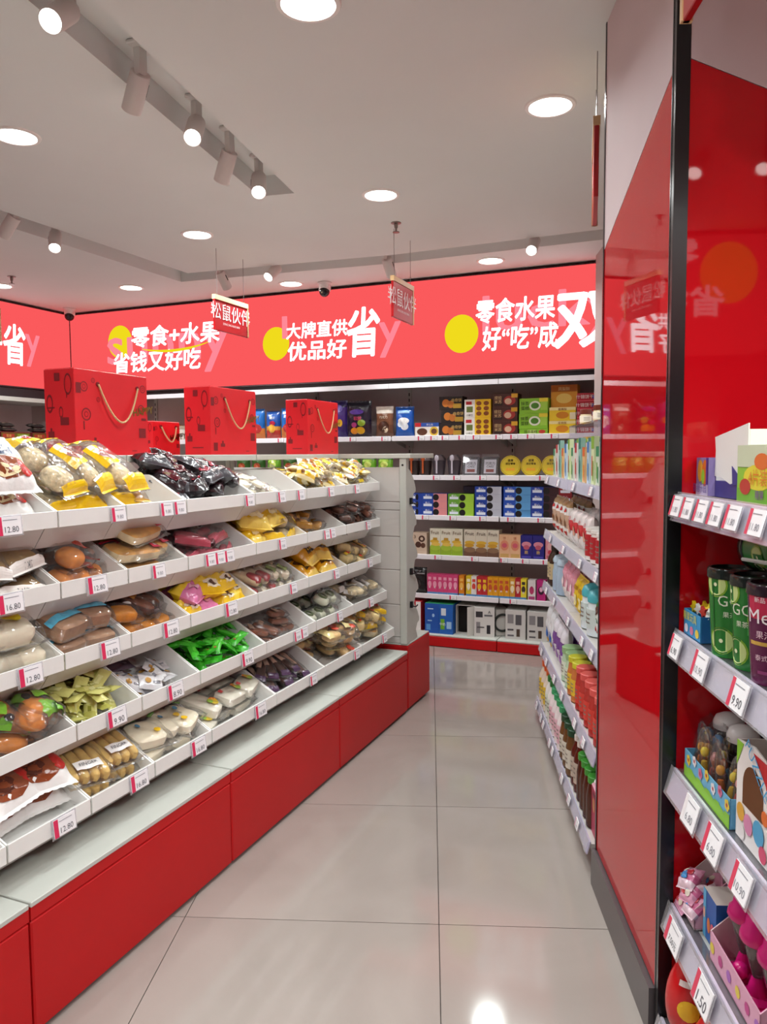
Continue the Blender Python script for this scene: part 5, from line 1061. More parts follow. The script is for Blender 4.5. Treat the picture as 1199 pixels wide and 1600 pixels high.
erow([rw], [3.58, 3.45, 3.32, 3.19], 1, .545, 'white and red snack pouch' + S_, 'snack pouch', 'white and red pouches', depth=2)
erow([rc], [3.06, 2.95, 2.84, 2.73], 1, .58, 'red and white snack can' + S_, 'snack can', 'red snack cans', depth=2, dx=.11)
# third: bottles and pouches
S_ = SHE % 'third'
erow([bottle('sauce_bottle', .035, .21, '3a2416', '2c1a10', 'c9b48a')], [4.20, 4.12], 2, .56, 'dark brown bottle at the far end' + S_, 'bottle', 'dark brown bottles', depth=2)
erow([bottle('candy_jar', .055, .19, 'a8bccf', 'bcd0e0', None, neck=.95, cap_h=.22, dome=True)], [3.99, 3.86], 2, .58, 'pale blue candy jar with domed lid' + S_, 'candy jar', 'blue candy jars', depth=2, dx=.12)
erow([upbag('pink_pouch', .11, .19, .06, bands((-.3, G('ece4e0')), (.5, G('e3a0b0')), (1, G('d98a9c'))), [('ell', 0, 0, .4, .3, G('f0d4d8'))], 73)], [3.72, 3.60, 3.48], 2, .54, 'pink and white pouch' + S_, 'snack pouch', 'pink pouches', depth=2)
erow([upbag('yellow_pouch', .11, .18, .06, bands((1, G('e8c21e'))), [('ell', 0, -.2, .5, .3, G('f4e6a0')), ('rect', -.5, .3, .5, .5, G('b5821c'))], 74)], [3.36, 3.25], 2, .54, 'bright yellow pouch' + S_, 'snack pouch', 'yellow pouches', depth=2)
erow([bottle('candy_jar', .055, .185, 'dfe8ea', '4fb4c0', 'cfdcd8', neck=.95, cap_h=.28, dome=True)], [3.12, 2.99], 2, .58, 'candy jar with turquoise lid' + S_, 'candy jar', 'turquoise-lidded jars', depth=2, dx=.12)
erow([upbag('green_white_pouch', .12, .19, .06, bands((-.1, G('eeeeea')), (.35, G('e6ece2')), (1, G('2f7a3c'))), [('ell', .1, .3, .3, .18, G('5a3a2c')), ('txt', 'AA', .2, -.45, .26, G('c02a2c')), ('rect', -.2, -.2, .3, 0, G('3a8a4a'))], 75)], [2.87, 2.75], 2, .54, 'white and green pouch with red letters' + S_, 'snack pouch', 'green and white pouches', depth=2)
# fourth: bags, jars and coral-lidded bottles
S_ = SHE % 'fourth'
erow([upbag('white_blue_bag', .12, .24, .07, bands((-.4, G('d9e2f0')), (.6, G('eef0f2')), (1, G('e8ebef'))), [('ell', 0, -.3, .5, .25, G('2f6fc0')), ('ell', .1, -.6, .3, .12, G('e0b43a'))], 76)], [4.16, 4.03], 3, .52, 'white and blue bag at the far end' + S_, 'snack bag', 'white and blue bags', depth=2)
erow([upbag('purple_bag', .11, .22, .06, bands((-.2, G('e8e2ec')), (.4, G('7c4f9c')), (1, G('ece8f0'))), [('ell', 0, -.4, .5, .2, G('9c6fb8'))], 77)], [3.90, 3.78, 3.66], 3, .52, 'white and purple bag' + S_, 'snack bag', 'white and purple bags', depth=2)
erow([bottle('green_jar', .05, .16, 'b9d4b0', '9cc48c', 'dfe8d4', neck=.96, cap_h=.18)], [3.54, 3.43], 3, .56, 'pale green jar' + S_, 'jar', 'pale green jars', depth=2, dx=.11)
erow([bottle('yellow_lid_bottle', .045, .17, 'c9783c', 'd6d43a', 'e8c43a', neck=.9, cap_h=.14)], [3.33, 3.23], 3, .55, 'orange bottle with yellow-green lid' + S_, 'bottle', 'yellow-lidded bottles', depth=2, dx=.1)
erow([bottle('coral_lid_bottle', .043, .18, 'b8342c', 'e8635c', 'd9483c', neck=.92, cap_h=.14)], [3.13, 3.03, 2.93, 2.83, 2.73], 3, .55, 'red bottle with coral lid' + S_, 'bottle', 'coral-lidded bottles', depth=3, dx=.1)
# bottom: bottles in single file
S_ = SHE % 'bottom'
def bfile(nm, ys, pr, lab, cat='bottle', x=.525, depth=2, dx=.09): erow([pr], ys, 4, x, lab + S_, cat, nm, depth=depth, dx=dx)
bfile('orange-capped bottles', [4.20, 4.11, 4.02], bottle('juice_bottle', .040, .23, 'e8d8c4', 'e0622a', 'e6c43a', cap_h=.16, neck=.6), 'white bottle with orange cap')
bfile('white green-capped bottles', [3.93, 3.84], bottle('milk_bottle', .040, .22, 'ecebe4', '2f7a3a', 'd9e2d0', cap_h=.14, neck=.7), 'white bottle with dark green cap')
bfile('mint-capped bottles', [3.75, 3.66, 3.57, 3.48], bottle('yoghurt_bottle', .042, .21, 'efe4e4', '3fa46a', 'e8b8c4', cap_h=.14, neck=.75), 'white and pink bottle with mint green cap')
bfile('dark green lidded jars', [3.39, 3.30, 3.21], bottle('dark_lid_jar', .042, .20, '6a4a2a', '1f4a2c', 'd9d4c4', cap_h=.14, neck=.85), 'brown jar with dark green lid')
bfile('white-capped brown bottles', [3.12, 3.05], bottle('tea_bottle', .034, .21, '5a2418', 'e8e0d8', 'c9b8a8', cap_h=.12, neck=.6), 'brown bottle with white cap')
bfile('green-capped brown bottles', [2.97, 2.90, 2.83, 2.76], bottle('plum_bottle', .035, .19, '4a2414', '3f9a34', None, cap_h=.13, neck=.85), 'dark brown bottle with green cap')
def gable():
    b = MB(); b.box(-.045, 0, 0, .045, .09, .17, P('b02c50'), left=P('d9a0b4'), right=P('d9a0b4')); b.prism([(0, .17), (.09, .17), (.048, .205), (.042, .205)], -.045, .045, P('e3aabc'), 'x'); b.box(-.045, .041, .205, .045, .049, .222, P('e8bcc8'))
    c = MB(); c.lathe([(.014, 0), (.014, .018), (.012, .02), (0, .02)], P('f2efec'), 12, T3(0, .022, .188) @ RX(R(38)))
    p = MB(); p.raw([(.02 * math.cos(k * PI / 6), -.0008, .11 + .026 * math.sin(k * PI / 6)) for k in range(12)], [tuple(range(12))], P('c98a5a')); p.box(-.02, -.0010, .14, .02, -.0004, .155, P('6a1c30'))
    return ('milk_carton', b.mesh('milk_carton'), [('white_cap', c.mesh('white_cap'), T3(0, 0, 0)), ('printed_front', p.mesh('printed_front'), T3(0, 0, 0))])
erow([proto('gable', gable)], [2.69], 4, .505, 'pink gable-top carton with white screw cap nearest the pillar' + S_, 'carton', None, depth=1)
erow([proto('gable', gable)], [2.69], 4, .61, 'second pink gable-top carton behind the first' + S_, 'carton', None, depth=1)
for r_, (x, z) in enumerate(ES):
    ys = [[4.12, 3.70, 3.25, 2.85], [3.95, 3.50, 3.05, 2.72], [4.05, 3.75, 3.30, 2.95, 2.75], [4.1, 3.9, 3.6, 3.35, 3.0, 2.8], [4.15, 3.95, 3.85, 3.6, 3.5, 3.2, 3.0, 2.8]][r_]
    for i, y in enumerate(ys):
        tag('', FE @ T3(x - .0175, y, z - .012) @ RZ(R(-90)) @ RX(R(-13)), 'small tag on the %s right-hand shelf, number %d counted from the far end' % (['top', 'second', 'third', 'fourth', 'bottom'][r_], i + 1), .05, .032, 'd8a0b4', 'tags on the right-hand shelves')
# ------------------------------------------------------------------ near right-hand shelving in front of the pillar
BS = [(.577, 1.350), (.577, 1.030), (.575, .700), (.574, .365), (.555, .075)]
BY0, BY1 = .93, 1.812
t = thing('near_shelving', 'near right-hand candy shelving with lilac price rails in front of the red pillar', 'shelving', FB)
b = MB(); b.box(.985, BY0, 0, 1.01, BY1, 1.75, mat('8c1016', .4, .4)); obj('back_panel', b, t)
b = MB(); b.box(.60, BY0, .004, .62, BY1, .05, REDP); obj('red_plinth', b, t)
for i, (x, z) in enumerate(BS):
    b = MB(); b.box(x + .006, BY0, z - .022, .985, BY1, z, WHITE); s = obj('shelf', b, t)
    b = MB(); b.prism([(x - .016, z - .056), (x - .010, z - .058), (x + .008, z + .004), (x + .002, z + .006)], BY0, BY1, mat('e0dcec', .3, .5, noise=.02, scale=9), 'y'); obj('price_rail', b, s)
    b = MB(); b.prism([(x - .022, z - .056), (x - .020, z - .0565), (x - .002, z + .010), (x - .004, z + .0105)], BY0, BY1 + .004, RAILP, 'y'); obj('clear_rail_cover', b, s)
    b = MB(); b.box(x - .004, BY0, z + .0005, x + .03, BY1, z + .003, ACRYL); obj('clear_edge_strip', b, s)
def bt(price, si, y, lab, w=.06, h=.05, red='d8415c'):
    x, z = BS[si]; tag(price, FB @ T3(x - .0215, y, z - .020) @ RZ(R(-90)) @ RX(R(-15)), lab, w, h, red, 'tags on the near right shelves')
for i, y in enumerate((1.775, 1.70, 1.615, 1.535, 1.45)): bt('', 0, y, ['first', 'second', 'third', 'fourth', 'fifth'][i] + ' price tag from the pillar on the top near shelf', .062, .046)
bt('', 0, 1.345, 'price tag at the right picture edge on the top near shelf', .062, .046)
bt('6.90', 1, 1.76, 'price tag next to the pillar on the second near shelf'); bt('', 1, 1.60, 'price tag below the green cups on the second near shelf', .07, .055); bt('9.90', 1, 1.40, 'price tag below the purple cup at the picture edge', .07, .055)
bt('', 2, 1.63, 'blank white price tag on the third near shelf', .075, .06, 'efe9ea'); bt('', 2, 1.50, 'price tag with red strip on the third near shelf', .075, .06); bt('', 2, 1.36, 'price tag at the picture edge on the third near shelf', .07, .055)
bt('7.50元', 3, 1.72, 'hand-written price tag on the lowest lilac rail', .085, .055); bt('1.50', 3, 1.53, 'price tag above the red eggs on the lowest lilac rail', .085, .06)
def bput(pr, si, x, y, label, cat, group=None, rot=-90, dz=0, M=None):
    spawn(pr, FB @ T3(x, y, BS[si][1] + .0035 + dz) @ RZ(R(rot)) @ (M or Matrix.Identity(4)), label, cat, group)
# top shelf
sb_ = carton('candy_box', .075, .10, .085, '8a7ab0', [(0, .0, 1, .3, 'cfc4e0'), ('e', .35, .65, .22, .3, 'e0a83a'), ('e', .75, .6, .25, .35, 'd9702a'), ('e', .6, .5, .14, .2, '8fbf3a'), (.85, .3, 1, 1, '5a3a8c')], [('软糖乐园', .4, .2, .24, '5a4aa0')])
bput(sb_, 0, .612, 1.772, 'small purple and orange candy box next to the pillar', 'candy box')
def torn():
    w, d, h = .175, .13, .142; m = P('efece8'); b = MB()
    pts = [(-w / 2, .045), (-w / 2 + .004, .10), (-w / 2 - .002, h - .012), (w / 2, h + .012), (w / 2, .03), (w / 2 - .05, .036), (0, .03), (-.05, .043)]
    b.prism(pts, 0, .0025, m, 'y')
    b.box(-w / 2, .003, 0, -w / 2 + .003, d, .12, m); b.box(w / 2 - .003, .003, 0, w / 2, d, h, m); b.box(-w / 2, d - .003, 0, w / 2, d, h * .9, m)
    i = MB(); i.box(-w / 2 + .002, .0005, 0, w / 2 - .002, d - .004, .035, P('3a327c')); 
    j = MB(); j.prism([(w / 2 - .07, .03), (w / 2 - .015, .03), (w / 2 - .02, .06), (w / 2 - .045, .052), (w / 2 - .075, .068)], -.002, -.0008, P('3f3a86'), 'y')
    return ('torn_carton', b.mesh('torn_carton'), [('purple_base', i.mesh('purple_base'), T3(0, 0, 0)), ('torn_edge', j.mesh('torn_edge'), T3(0, 0, 0))])
bput(proto('torn', torn), 0, .625, 1.645, 'torn white carton with purple base on the top near shelf', 'carton')
gc = carton('candy_box', .16, .11, .110, '8fc43a', [(0, .0, 1, .25, '6fae2a'), (0, .62, 1, 1, 'cfd8b8'), ('e', .6, .45, .4, .22, 'e6d83a'), ('e', .25, .28, .16, .14, 'c03a2c'), ('e', .7, .72, .2, .14, 'e0702a')], [('4片装', .62, .45, .28, 'd97a1c'), ('糖果', .68, .16, .16, '7a2c8c')], side='a9d05a')
bput(gc, 0, .603, 1.470, 'bright green candy box with yellow lettering, top near shelf', 'candy box')
star = carton('candy_box', .16, .03, .18, 'e8ddc8', [('e', .5, .8, .3, .1, 'e8a09a')], [('糖', .5, .8, .1, 'd03a3c')]); bput(star, 0, .735, 1.46, 'tall cream card standing behind the green candy box', 'card')
# second shelf
def cup(c1, c2, kind):
    def fn():
        h, r0, r1 = .182, .036, .046; Bm = mat(c1, .25, .5); b = MB(); b.lathe([(r0, 0), (r0 * 1.01, .004), (r1, h - .02)], Bm, 24)
        l = MB(); l.lathe([(r1 * 1.0, h - .022), (r1 * 1.06, h - .02), (r1 * 1.06, h - .004), (r1 * 1.02, h), (r1 * .9, h), (r1 * .88, h - .006), (0, h - .006)], mat('17201c' if kind != 'p' else '2a1a24', .18, .6), 24)
        def R_(z): return r0 + (r1 - r0) * z / (h - .02) + .0006
        p = MB()
        def patch(a0, a1, z0, z1, m, n=6, lift=0):
            for k in range(n):
                q = [(a0 + (a1 - a0) * (k + e) / n, z) for e, z in ((0, z0), (1, z0), (1, z1), (0, z1))]
                p.face([((R_(z) + lift) * math.cos(a), (R_(z) + lift) * math.sin(a), z) for a, z in q], m)
        def disc(ac, zc, r, m, lift=0):
            q = [(ac + r / R_(zc) * math.cos(2 * PI * k / 18), zc + r * math.sin(2 * PI * k / 18)) for k in range(18)]
            p.face([((R_(z) + lift) * math.cos(a), (R_(z) + lift) * math.sin(a), z) for a, z in q], m)
        def txt(s, ac, zc, size, m, lift=.0008):
            v, f = text2d(s, 0); p.raw([((R_(zc + y * size) + lift) * math.cos(ac + x * size / R_(zc)), (R_(zc + y * size) + lift) * math.sin(ac + x * size / R_(zc)), zc + y * size) for x, y in v], f, m)
        A = -PI / 2
        if kind == 'g':
            for ac, zc, r in ((A - .55, .150, .026), (A - .3, .035, .028), (A + .9, .10, .024)):
                disc(ac, zc, r, P('7fae2c'), .0001); disc(ac, zc, r * .86, P('c3d88a'), .0004); disc(ac, zc, r * .15, P('e2ecc0'), .0007)
            txt('GO', A + .1, .118, .022, P('dfe8d0')); txt('果茶', A + .1, .09, .012, P('dfe8d0')); patch(A + .35, A + .62, .07, .12, P('3f9a44'))
            patch(A - .75, A - .68, .02, .15, P('1c5a22'))
        else:
            patch(A - .9, A + .9, .12, .165, P('c0284c')); txt('Meco', A, .125, .026, P('f2ecee')); txt('果汁茶', A, .092, .014, P('e8c8d4')); patch(A - .9, A + .9, .072, .079, P('c9a24a')); txt('泰式青柠', A, .05, .011, P('e8c8d4')); patch(A - .5, A + .2, .02, .026, P('8d3a6c')); txt('新品', A - .35, .155, .010, P('f2ecee'))
        s = MB(); s.tube([(R_(.02) * math.cos(A + .75) * 1.08, R_(.02) * math.sin(A + .75) * 1.08, .02), (R_(.16) * math.cos(A + .75) * 1.05, R_(.16) * math.sin(A + .75) * 1.05, .16)], .004, mat('e3e6e2', .3, .5), 6)
        return ('drink_cup', b.mesh('drink_cup'), [('dark_lid', l.mesh('dark_lid'), T3(0, 0, 0)), ('printed_wrap', p.mesh('printed_wrap'), T3(0, 0, 0)), ('straw', s.mesh('straw'), T3(0, 0, 0))])
    return proto(('cup', c1, kind), fn)
gcup = cup('237a2c', None, 'g'); pcup = cup('5c1a44', None, 'p')
bput(gcup, 1, .618, 1.60, 'dark green drink cup with lime slices beside the blue toy box', 'drink cup', 'drink cups', rot=-32)
bput(gcup, 1, .626, 1.502, 'dark green drink cup between the first green cup and the purple one', 'drink cup', 'drink cups', rot=-62)
bput(pcup, 1, .620, 1.408, 'purple and red drink cup with white lettering', 'drink cup', 'drink cups', rot=-36)
bput(gcup, 1, .665, 1.40, 'dark green drink cup lying across the tops of the others', 'drink cup', 'drink cups', rot=0, dz=.232, M=RX(R(-92)) @ RZ(R(200)))
bput(pcup, 1, .735, 1.42, 'purple drink cup standing behind the others', 'drink cup', 'drink cups')
bput(gcup, 1, .735, 1.31, 'green drink cup standing behind the others at the picture edge', 'drink cup', 'drink cups')
def toybox():
    w, d, h = .11, .075, .058; b = MB(); m = P('3f9ad0'); m2 = P('1f5f9c')
    b.box(-w / 2, 0, 0, w / 2, .002, h, m); b.box(-w / 2, d - .002, 0, w / 2, d, h + .01, m); b.box(-w / 2, 0, 0, -w / 2 + .002, d, h, m); b.box(w / 2 - .002, 0, 0, w / 2, d, h, m2); b.box(-w / 2, 0, 0, w / 2, d, .002, m)
    p = MB(); p.text('糖果玩具', .02, P('e2d84a'), XZ(-.01, -.002, .045), 0)
    for k in range(3): p.raw([(-.035 + k * .035 + .012 * math.cos(a * PI / 5), -.0012, .016 + .010 * math.sin(a * PI / 5)) for a in range(10)], [tuple(range(10))], P(['e8e2ec', 'd97aa0', 'efd24a'][k]))
    parts = [('printed_front', p.mesh('printed_front'), T3(0, 0, 0))]
    rnd = random.Random(5)
    for k in range(9):
        s = MB(); cc = ['efd21e', 'f0eee8', 'd94a3c', 'f0eee8', 'e8c01c'][k % 5]
        pts = [((.014 if q % 2 else .007) * math.cos(q * PI / 5), (.014 if q % 2 else .007) * math.sin(q * PI / 5)) for q in range(10)]
        s.prism(pts, -.004, .004, P(cc), 'y', T=T3(-.045 + .03 * (k % 4), .02 + .024 * (k // 4), h + .004) @ RZ(rnd.uniform(-.6, .6)) @ RX(rnd.uniform(-.5, .2)))
        parts.append(('star_toy', s.mesh('star_toy'), T3(0, 0, 0)))
    return ('toy_candy_box', b.mesh('toy_candy_box'), parts)
bput(proto('toybox', toybox), 1, .588, 1.745, 'open blue box of star-shaped toy candies beside the pillar', 'candy box')
dome = bottle('dome_bottle', .034, .150, '1c1618', 'eceaea', '2c2226', cap_h=.24, dome=True, capr=.0338)
for i, (x, y) in enumerate(((.70, 1.772), (.70, 1.69))): bput(dome, 1, x, y, ['farther', 'nearer'][i] + ' black bottle with white domed cap behind the blue toy box', 'bottle', 'domed bottles, second shelf')
# third shelf
for i, (x, y) in enumerate(((.685, 1.772), (.685, 1.69), (.77, 1.76), (.77, 1.675))): bput(dome, 2, x, y, ['farthest', 'front', 'rear', 'nearest'][i] + ' of four black bottles with white domed caps, third near shelf', 'bottle', 'domed bottles, third shelf')
clr = proto('clrbag', clear_pack('toy_bag', .09, .13, .04, [('blue_toy', S1(.04, .05, .02, P('5a94c8'), .7, 0, .01)), ('white_toy', S1(.03, .03, .02, P('e8e6ea'), .8, .01, -.03))], [], seed=81))
for i, (x, y) in enumerate(((.655, 1.80), (.66, 1.75))): bput(clr, 2, x, y, ['front', 'rear'][i] + ' clear bag with blue toy beside the pillar, third near shelf', 'toy bag', 'clear toy bags', M=T3(0, .01, .066) @ RX(R(78)))
def tray_b():
    w, d, h = .27, .055, .062; b = MB(); m = P('6db4d8'); gr = P('8cc832')
    b.box(-w / 2, 0, 0, w / 2, .002, h, m); b.box(-w / 2, d - .002, 0, w / 2, d, h, m); b.box(-w / 2, 0, 0, -w / 2 + .002, d, h, m); b.box(w / 2 - .002, 0, 0, w / 2, d, h, m); b.box(-w / 2, 0, 0, w / 2, d, .002, m)
    p = MB(); rnd = random.Random(3)
    for k in range(10):
        x0 = -w / 2 + w * k / 10; p.face([(x0, -.001, 0), (x0 + w / 10, -.001, 0), (x0 + w / 10, -.001, .022 + .008 * (k % 2)), (x0, -.001, .028)], gr)
    for k in range(7):
        cx, cz = -w / 2 + .03 + k * .038, .045 + .012 * (k % 2)
        for a in range(5): p.raw([(cx + .007 * math.cos(a * 2 * PI / 5) + .006 * math.cos(q * PI / 4), -.0015, cz + .007 * math.sin(a * 2 * PI / 5) + .006 * math.sin(q * PI / 4)) for q in range(8)], [tuple(range(8))], P(['efd24a', 'f2eef0', 'd97aa0'][k % 3]))
        p.raw([(cx + .004 * math.cos(q * PI / 4), -.0020, cz + .004 * math.sin(q * PI / 4)) for q in range(8)], [tuple(range(8))], P('c0424c'))
    return ('display_tray', b.mesh('display_tray'), [('printed_front', p.mesh('printed_front'), T3(0, 0, 0))])
bput(proto('tray_b', tray_b), 2, .590, 1.645, 'blue and green flowered display tray of candy tubes', 'tray')
def tube_c(c1, c2):
    def fn():
        b = MB(); b.lathe([(.008, 0), (.008, .05), (.006, .06), (0, .062)], mat(c1, .4, .4), 10); c = MB(); c.lathe([(.011, -.002), (.011, .10), (.008, .118), (.003, .125)], FILM, 10)
        k = MB(); k.super(.018, .018, .022, mat(c2, .3, .5), .9, 10, 6, T3(0, 0, .08)); return ('candy_tube', None, [('candy_stick', b.mesh('candy_stick'), T3(0, 0, 0)), ('candy_ball', k.mesh('candy_ball'), T3(0, 0, 0)), ('clear_tube', c.mesh('clear_tube'), T3(0, 0, 0))])
    return proto(('tube_c', c1, c2), fn)
tp = [('brown', '5a2c1c', '8a4a2c'), ('amber', 'b8641c', 'e0a03a'), ('yellow', 'c9a42c', 'efd83a'), ('rose', 'b04a3c', 'e8a09a')]
for k in range(16):
    n, c1, c2 = tp[k % 4]; bput(tube_c(c1, c2), 2, .606 + .022 * (k // 8), 1.765 - .034 * (k % 8), n + ' candy tube standing in the flowered tray', 'candy', n + ' candy tubes', dz=.004, M=RX(R(random.uniform(-10, 6))) @ RY(R(random.uniform(-9, 9))))
def arch():
    w, h, d = .15, .19, .10; b = MB(); m = P('efeae6')
    out = [(-w / 2, 0), (w / 2, 0), (w / 2, h), (0, h + .012), (-w / 2, h)]; b.prism(out, 0, .003, m, 'y')
    b.box(-w / 2, .003, 0, -w / 2 + .003, d, h, m); b.box(w / 2 - .003, .003, 0, w / 2, d, h, P('c02a2c')); b.box(-w / 2, d - .003, 0, w / 2, d, h, P('c9b89a')); b.box(-w / 2, .003, 0, w / 2, d, .003, m)
    p = MB(); n = 14
    p.face([(-.045, -.0008, .075)] + [(.045 * math.cos(PI - PI * k / n), -.0008, .115 + .045 * math.sin(PI - PI * k / n)) for k in range(n + 1)] + [(.045, -.0008, .075)], mat('6a4226', .7, .2))
    p.prism([(-w / 2, .14), (-.045, h), (-w / 2, h)], -.0012, -.0006, P('8cc832'), 'y'); p.prism([(w / 2, .10), (w / 2, h), (.0, h), (.055, .15)], -.0012, -.0006, P('c9242a'), 'y')
    p.text('PUZZLE', .024, P('3fa4d8'), XZ(.02, -.003, .165) @ RZ(R(-38)))
    for cx, cz, r, c in ((-.05, .055, .018, 'e0a83a'), (-.015, .045, .02, 'd98ab0'), (.03, .05, .024, '4fa4d0'), (.055, .09, .014, 'e0702a'), (.05, .02, .016, 'd9486c'), (-.045, .018, .016, 'ece6e2')):
        p.raw([(cx + r * math.cos(k * PI / 6), -.0018, cz + r * math.sin(k * PI / 6)) for k in range(12)], [tuple(range(12))], P(c))
    return ('display_carton', b.mesh('display_carton'), [('printed_front', p.mesh('printed_front'), T3(0, 0, 0))])
bput(proto('arch', arch), 2, .598, 1.425, 'white and red display carton with brown arched opening, third near shelf', 'carton')
bput(carton('plain_carton', .17, .012, .21, 'b9a68a'), 2, .73, 1.43, 'plain beige carton standing behind the arched carton', 'carton')
# fourth shelf
def wdisp():
    w, d, h = .10, .12, .08; b = MB(); m = P('e6e0dc')
    b.prism([(-w / 2, 0), (w / 2, 0), (w / 2, .165), (-w / 2 + .012, .165), (-w / 2, .15)], d - .003, d, m, 'y')
    b.prism([(0, 0), (d, 0), (d, .15), (d * .75, .145), (.02, h), (0, h)], -w / 2, -w / 2 + .003, m, 'x'); b.prism([(0, 0), (d, 0), (d, .16), (0, h * .6)], w / 2 - .003, w / 2, P('d9a0b0'), 'x'); b.box(-w / 2, 0, 0, w / 2, .003, h * .45, P('e8c4cc')); b.box(-w / 2, 0, 0, w / 2, d, .003, m)
    return ('display_carton', b.mesh('display_carton'), [])
bput(proto('wdisp', wdisp), 3, .595, 1.758, 'white display carton of pink candies with tall back, lowest rail shelf', 'carton')
pkc = proto('pkc', printed_bag('candy_pack', .055, .06, .03, bands((-.3, G('e3a0bc')), (.4, G('d9709c')), (1, G('f0d4e0'))), [('ell', .1, .1, .4, .35, G('4a94d0')), ('ell', -.3, -.3, .3, .3, G('c9404c')), ('ell', .3, -.4, .25, .25, G('efe6d4'))], seed=82, wr=.2))
for k in range(10): bput(pkc, 3, .615 + .032 * (k % 3), 1.785 - .018 * (k % 4), 'small pink candy pack in the white display carton', 'candy', 'pink candy packs', dz=.01 + .022 * (k // 3), M=RX(R(40 + 10 * (k % 3))) @ RZ(k * 1.1))
bb = carton('candy_box', .075, .08, .11, '2360ac', [(0, .0, .22, 1, '58b0dc'), ('e', .45, .35, .12, .16, 'd9783c'), ('e', .75, .3, .16, .2, 'c9586c'), ('e', .1, .5, .08, .12, 'e8b4a0')], top='d8cdc6')
bput(bb, 3, .612, 1.662, 'blue candy box with pale top in front of the pink display', 'candy box')
def pdisp():
    w, d = .25, .15; b = MB(); m = P('e3a8c0')
    b.box(-w / 2, 0, 0, w / 2, .003, .06, m); b.box(-w / 2, d - .003, 0, w / 2, d, .19, P('d9b4bc')); b.prism([(0, 0), (d, 0), (d, .19), (0, .06)], -w / 2, -w / 2 + .003, P('d6bcc0'), 'x'); b.prism([(0, 0), (d, 0), (d, .19), (0, .06)], w / 2 - .003, w / 2, m, 'x'); b.box(-w / 2, 0, 0, w / 2, d, .003, m)
    p = MB()
    for k in range(6): p.raw([(-.11 + k * .045 + .012 * math.cos(a * PI / 4), -.001, .03 + .012 * math.sin(a * PI / 4)) for a in range(8)], [tuple(range(8))], P(['e8d24a', 'c94a8c', 'b06ac0'][k % 3]))
    return ('display_carton', b.mesh('display_carton'), [('printed_front', p.mesh('printed_front'), T3(0, 0, 0))])
bput(proto('pdisp', pdisp), 3, .597, 1.49, 'pink display carton of ice-cream-cone toys, lowest rail shelf', 'carton')
def conetoy():
    mg_ = mat('d81c7c', .25, .5); c = MB(); c.lathe([(.010, .05), (.030, .125), (.030, .13)], film('cone_clear', (.9, .85, .85), .05, .05, .1), 14)
    i = MB(); i.lathe([(0, .055), (.009, .056), (.024, .118), (0, .12)], mat('5a2c1c', .4, .4, noise=.3, scale=80), 12)
    l = MB(); l.lathe([(.033, .122), (.036, .13), (.033, .142), (.026, .15), (.024, .165), (.012, .178), (0, .18)], mg_, 14)
    s = MB(); s.tube([(0, 0, .175), (.002, 0, .235)], .003, mg_, 6); f = MB(); f.lathe([(.034, 0), (.034, .008), (.02, .016), (.010, .05), (0, .05)], mg_, 14); k = MB(); k.super(.034, .034, .034, mg_, 1, 12, 8, T3(.03, -.02, .03))
    return ('cone_toy', None, [('clear_cone', c.mesh('clear_cone'), T3(0, 0, 0)), ('chocolate_filling', i.mesh('chocolate_filling'), T3(0, 0, 0)), ('magenta_lid', l.mesh('magenta_lid'), T3(0, 0, 0)), ('stick', s.mesh('stick'), T3(0, 0, 0)), ('foot', f.mesh('foot'), T3(0, 0, 0)), ('ball', k.mesh('ball'), T3(0, 0, 0))])
for k, (x, y) in enumerate(((.645, 1.555), (.70, 1.52), (.64, 1.48), (.70, 1.445), (.645, 1.41))): bput(proto('cone', conetoy), 3, x, y, ORD[k] + ' magenta ice-cream-cone toy from the pillar in the pink display carton', 'toy', 'magenta cone toys', dz=.004, rot=-90 + 40 * k)
# bottom
def egg(h, r):
    def fn():
        pr = [(0, 0)] + [(r * math.sin(PI * k / 12) * (1.0 + .10 * math.cos(PI * k / 12)), h / 2 - h / 2 * math.cos(PI * k / 12)) for k in range(1, 12)] + [(0, h)]
        b = MB(); b.lathe(pr, mat('c81a1e', .18, .6), 22)
        p = MB(); A = -PI / 2 - .5
        def on(a, z):
            c = max(-1, min(1, 1 - 2 * z / h)); s = math.sqrt(1 - c * c); rr = r * s * (1 + .10 * c) + .0012; return (rr * math.cos(a), rr * math.sin(a), z)
        for ac, zc, rd, cc in ((A, h * .52, r * .42, 'efc42a'), (A + .9, h * .3, r * .25, 'e8a03a')):
            for q in range(3):
                for k in range(16):
                    f = lambda rr, kk: on(ac + rr / (r * .95) * math.cos(2 * PI * kk / 16), zc + rr * math.sin(2 * PI * kk / 16))
                    p.face([f(rd * q / 3, k), f(rd * (q + 1) / 3, k), f(rd * (q + 1) / 3, k + 1), f(rd * q / 3, k + 1)], P(cc))
        for k in range(6): p.face([on(A - .5 + .16 * (k + e), h * .76 + f) for e, f in ((0, 0), (1, 0), (1, .012), (0, .012))], P('f2e6e2'))
        return ('candy_egg', b.mesh('candy_egg'), [('printed_design', p.mesh('printed_design'), T3(0, 0, 0))])
    return proto(('egg', h, r), fn)
bput(egg(.205, .056), 4, .602, 1.74, 'large glossy red candy egg with yellow dot under the lowest rail', 'candy egg', 'red candy eggs', rot=5)
bput(egg(.17, .056), 4, .612, 1.60, 'second red candy egg nearer the viewer under the lowest rail', 'candy egg', 'red candy eggs', rot=5)
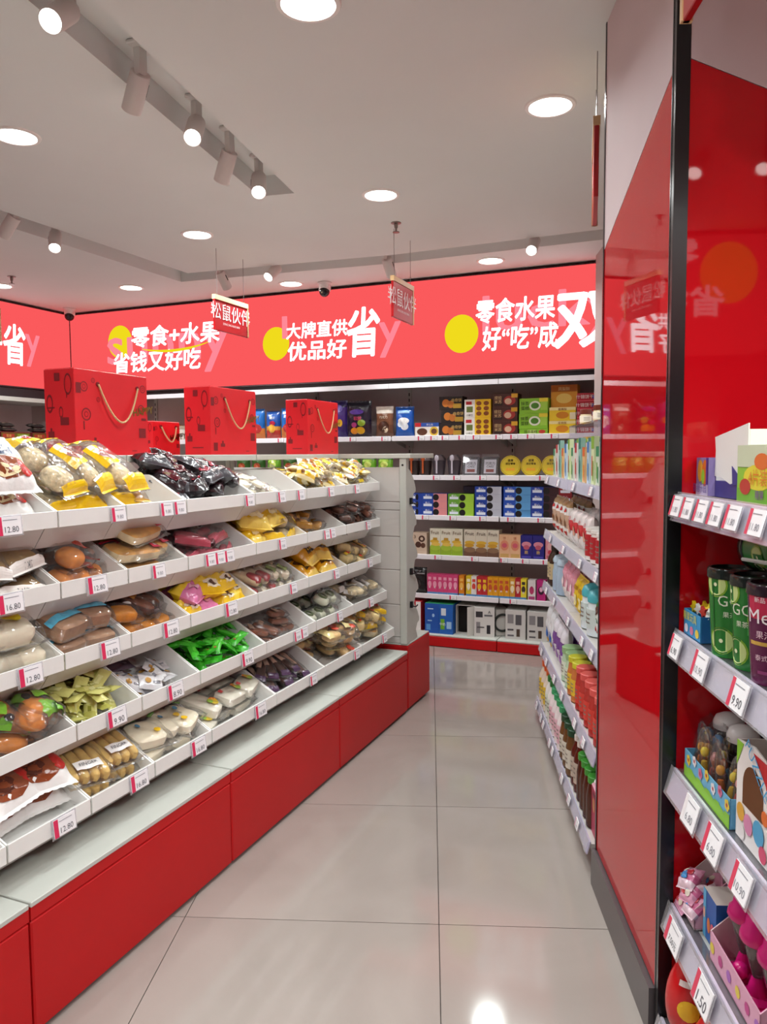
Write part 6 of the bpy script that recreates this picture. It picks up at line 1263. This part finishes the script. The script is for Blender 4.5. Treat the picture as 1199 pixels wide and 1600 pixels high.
# ------------------------------------------------------------------ left wall shelving
for k, (a, c) in enumerate(((3.85, 4.70), (4.702, 5.44))):
    t = thing('side_wall_shelving', 'white left-wall shelving bay, ' + ['cut by the picture edge', 'next to the back corner'][k], 'shelving', None, 'left-wall shelving bays')
    b = MB(); b.box(-5.88, a, 0, -5.85, c, 2.03, BPAN); obj('back_panel', b, t)
    for z in SZ + [.1]:
        b = MB(); b.box(-5.85, a, z - .022, -5.455, c, z, METAL); s = obj('shelf', b, t)
        b = MB(); b.cbox(-5.455, a, z - .030, -5.447, c, z + .008, RAILW, .002); obj('price_rail', b, s)
    b = MB(); b.box(-5.85, a, 1.93, -5.41, c, 1.965, WHITE); obj('canopy', b, t)
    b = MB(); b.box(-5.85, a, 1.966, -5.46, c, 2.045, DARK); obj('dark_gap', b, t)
foil = proto('foilbar', printed_bag('foil_pack', .16, .10, .04, bands((-.2, G('4a4644')), (.4, G('6a6460')), (1, G('3a3432'))), [('ell', 0, 0, .5, .4, G('8a3c5a')), ('rect', -.7, -.5, .2, -.2, G('a89a8c'))], seed=91))
dispb = carton('display_box', .30, .12, .085, '7a2c2c', [(0, .3, 1, .9, '6a5a1c'), (.05, .4, .45, .8, 'b03a2c'), (.55, .4, .95, .8, '8a9a2c')], [('零食', .25, .6, .3, 'e2c06a')])
for k in range(4):
    spawn(dispb, T3(-5.47, 4.25 + .33 * k, z1 + .001) @ RZ(PI / 2), 'dark red and olive display box, number %d from the left on the left wall' % (k + 1), 'display box', 'display boxes on the left wall')
    for q in range(2): spawn(foil, T3(-5.58 - .02 * q, 4.25 + .33 * k, z1 + .088 + .042 * q) @ RZ(PI / 2 + .15 * q) @ RX(R(8)), 'silver-brown foil pack on a display box at the left wall', 'snack pack', 'foil packs on the left wall')
lw = carton('red_box', .14, .12, .12, '8c1c24', [('e', .5, .5, .3, .3, 'b8343a')])
for k in range(7): spawn(lw, T3(-5.47, 4.1 + .18 * k, z2 + .001) @ RZ(PI / 2), 'dark red box on the second left-wall shelf', 'snack box', 'dark red boxes on the left wall')
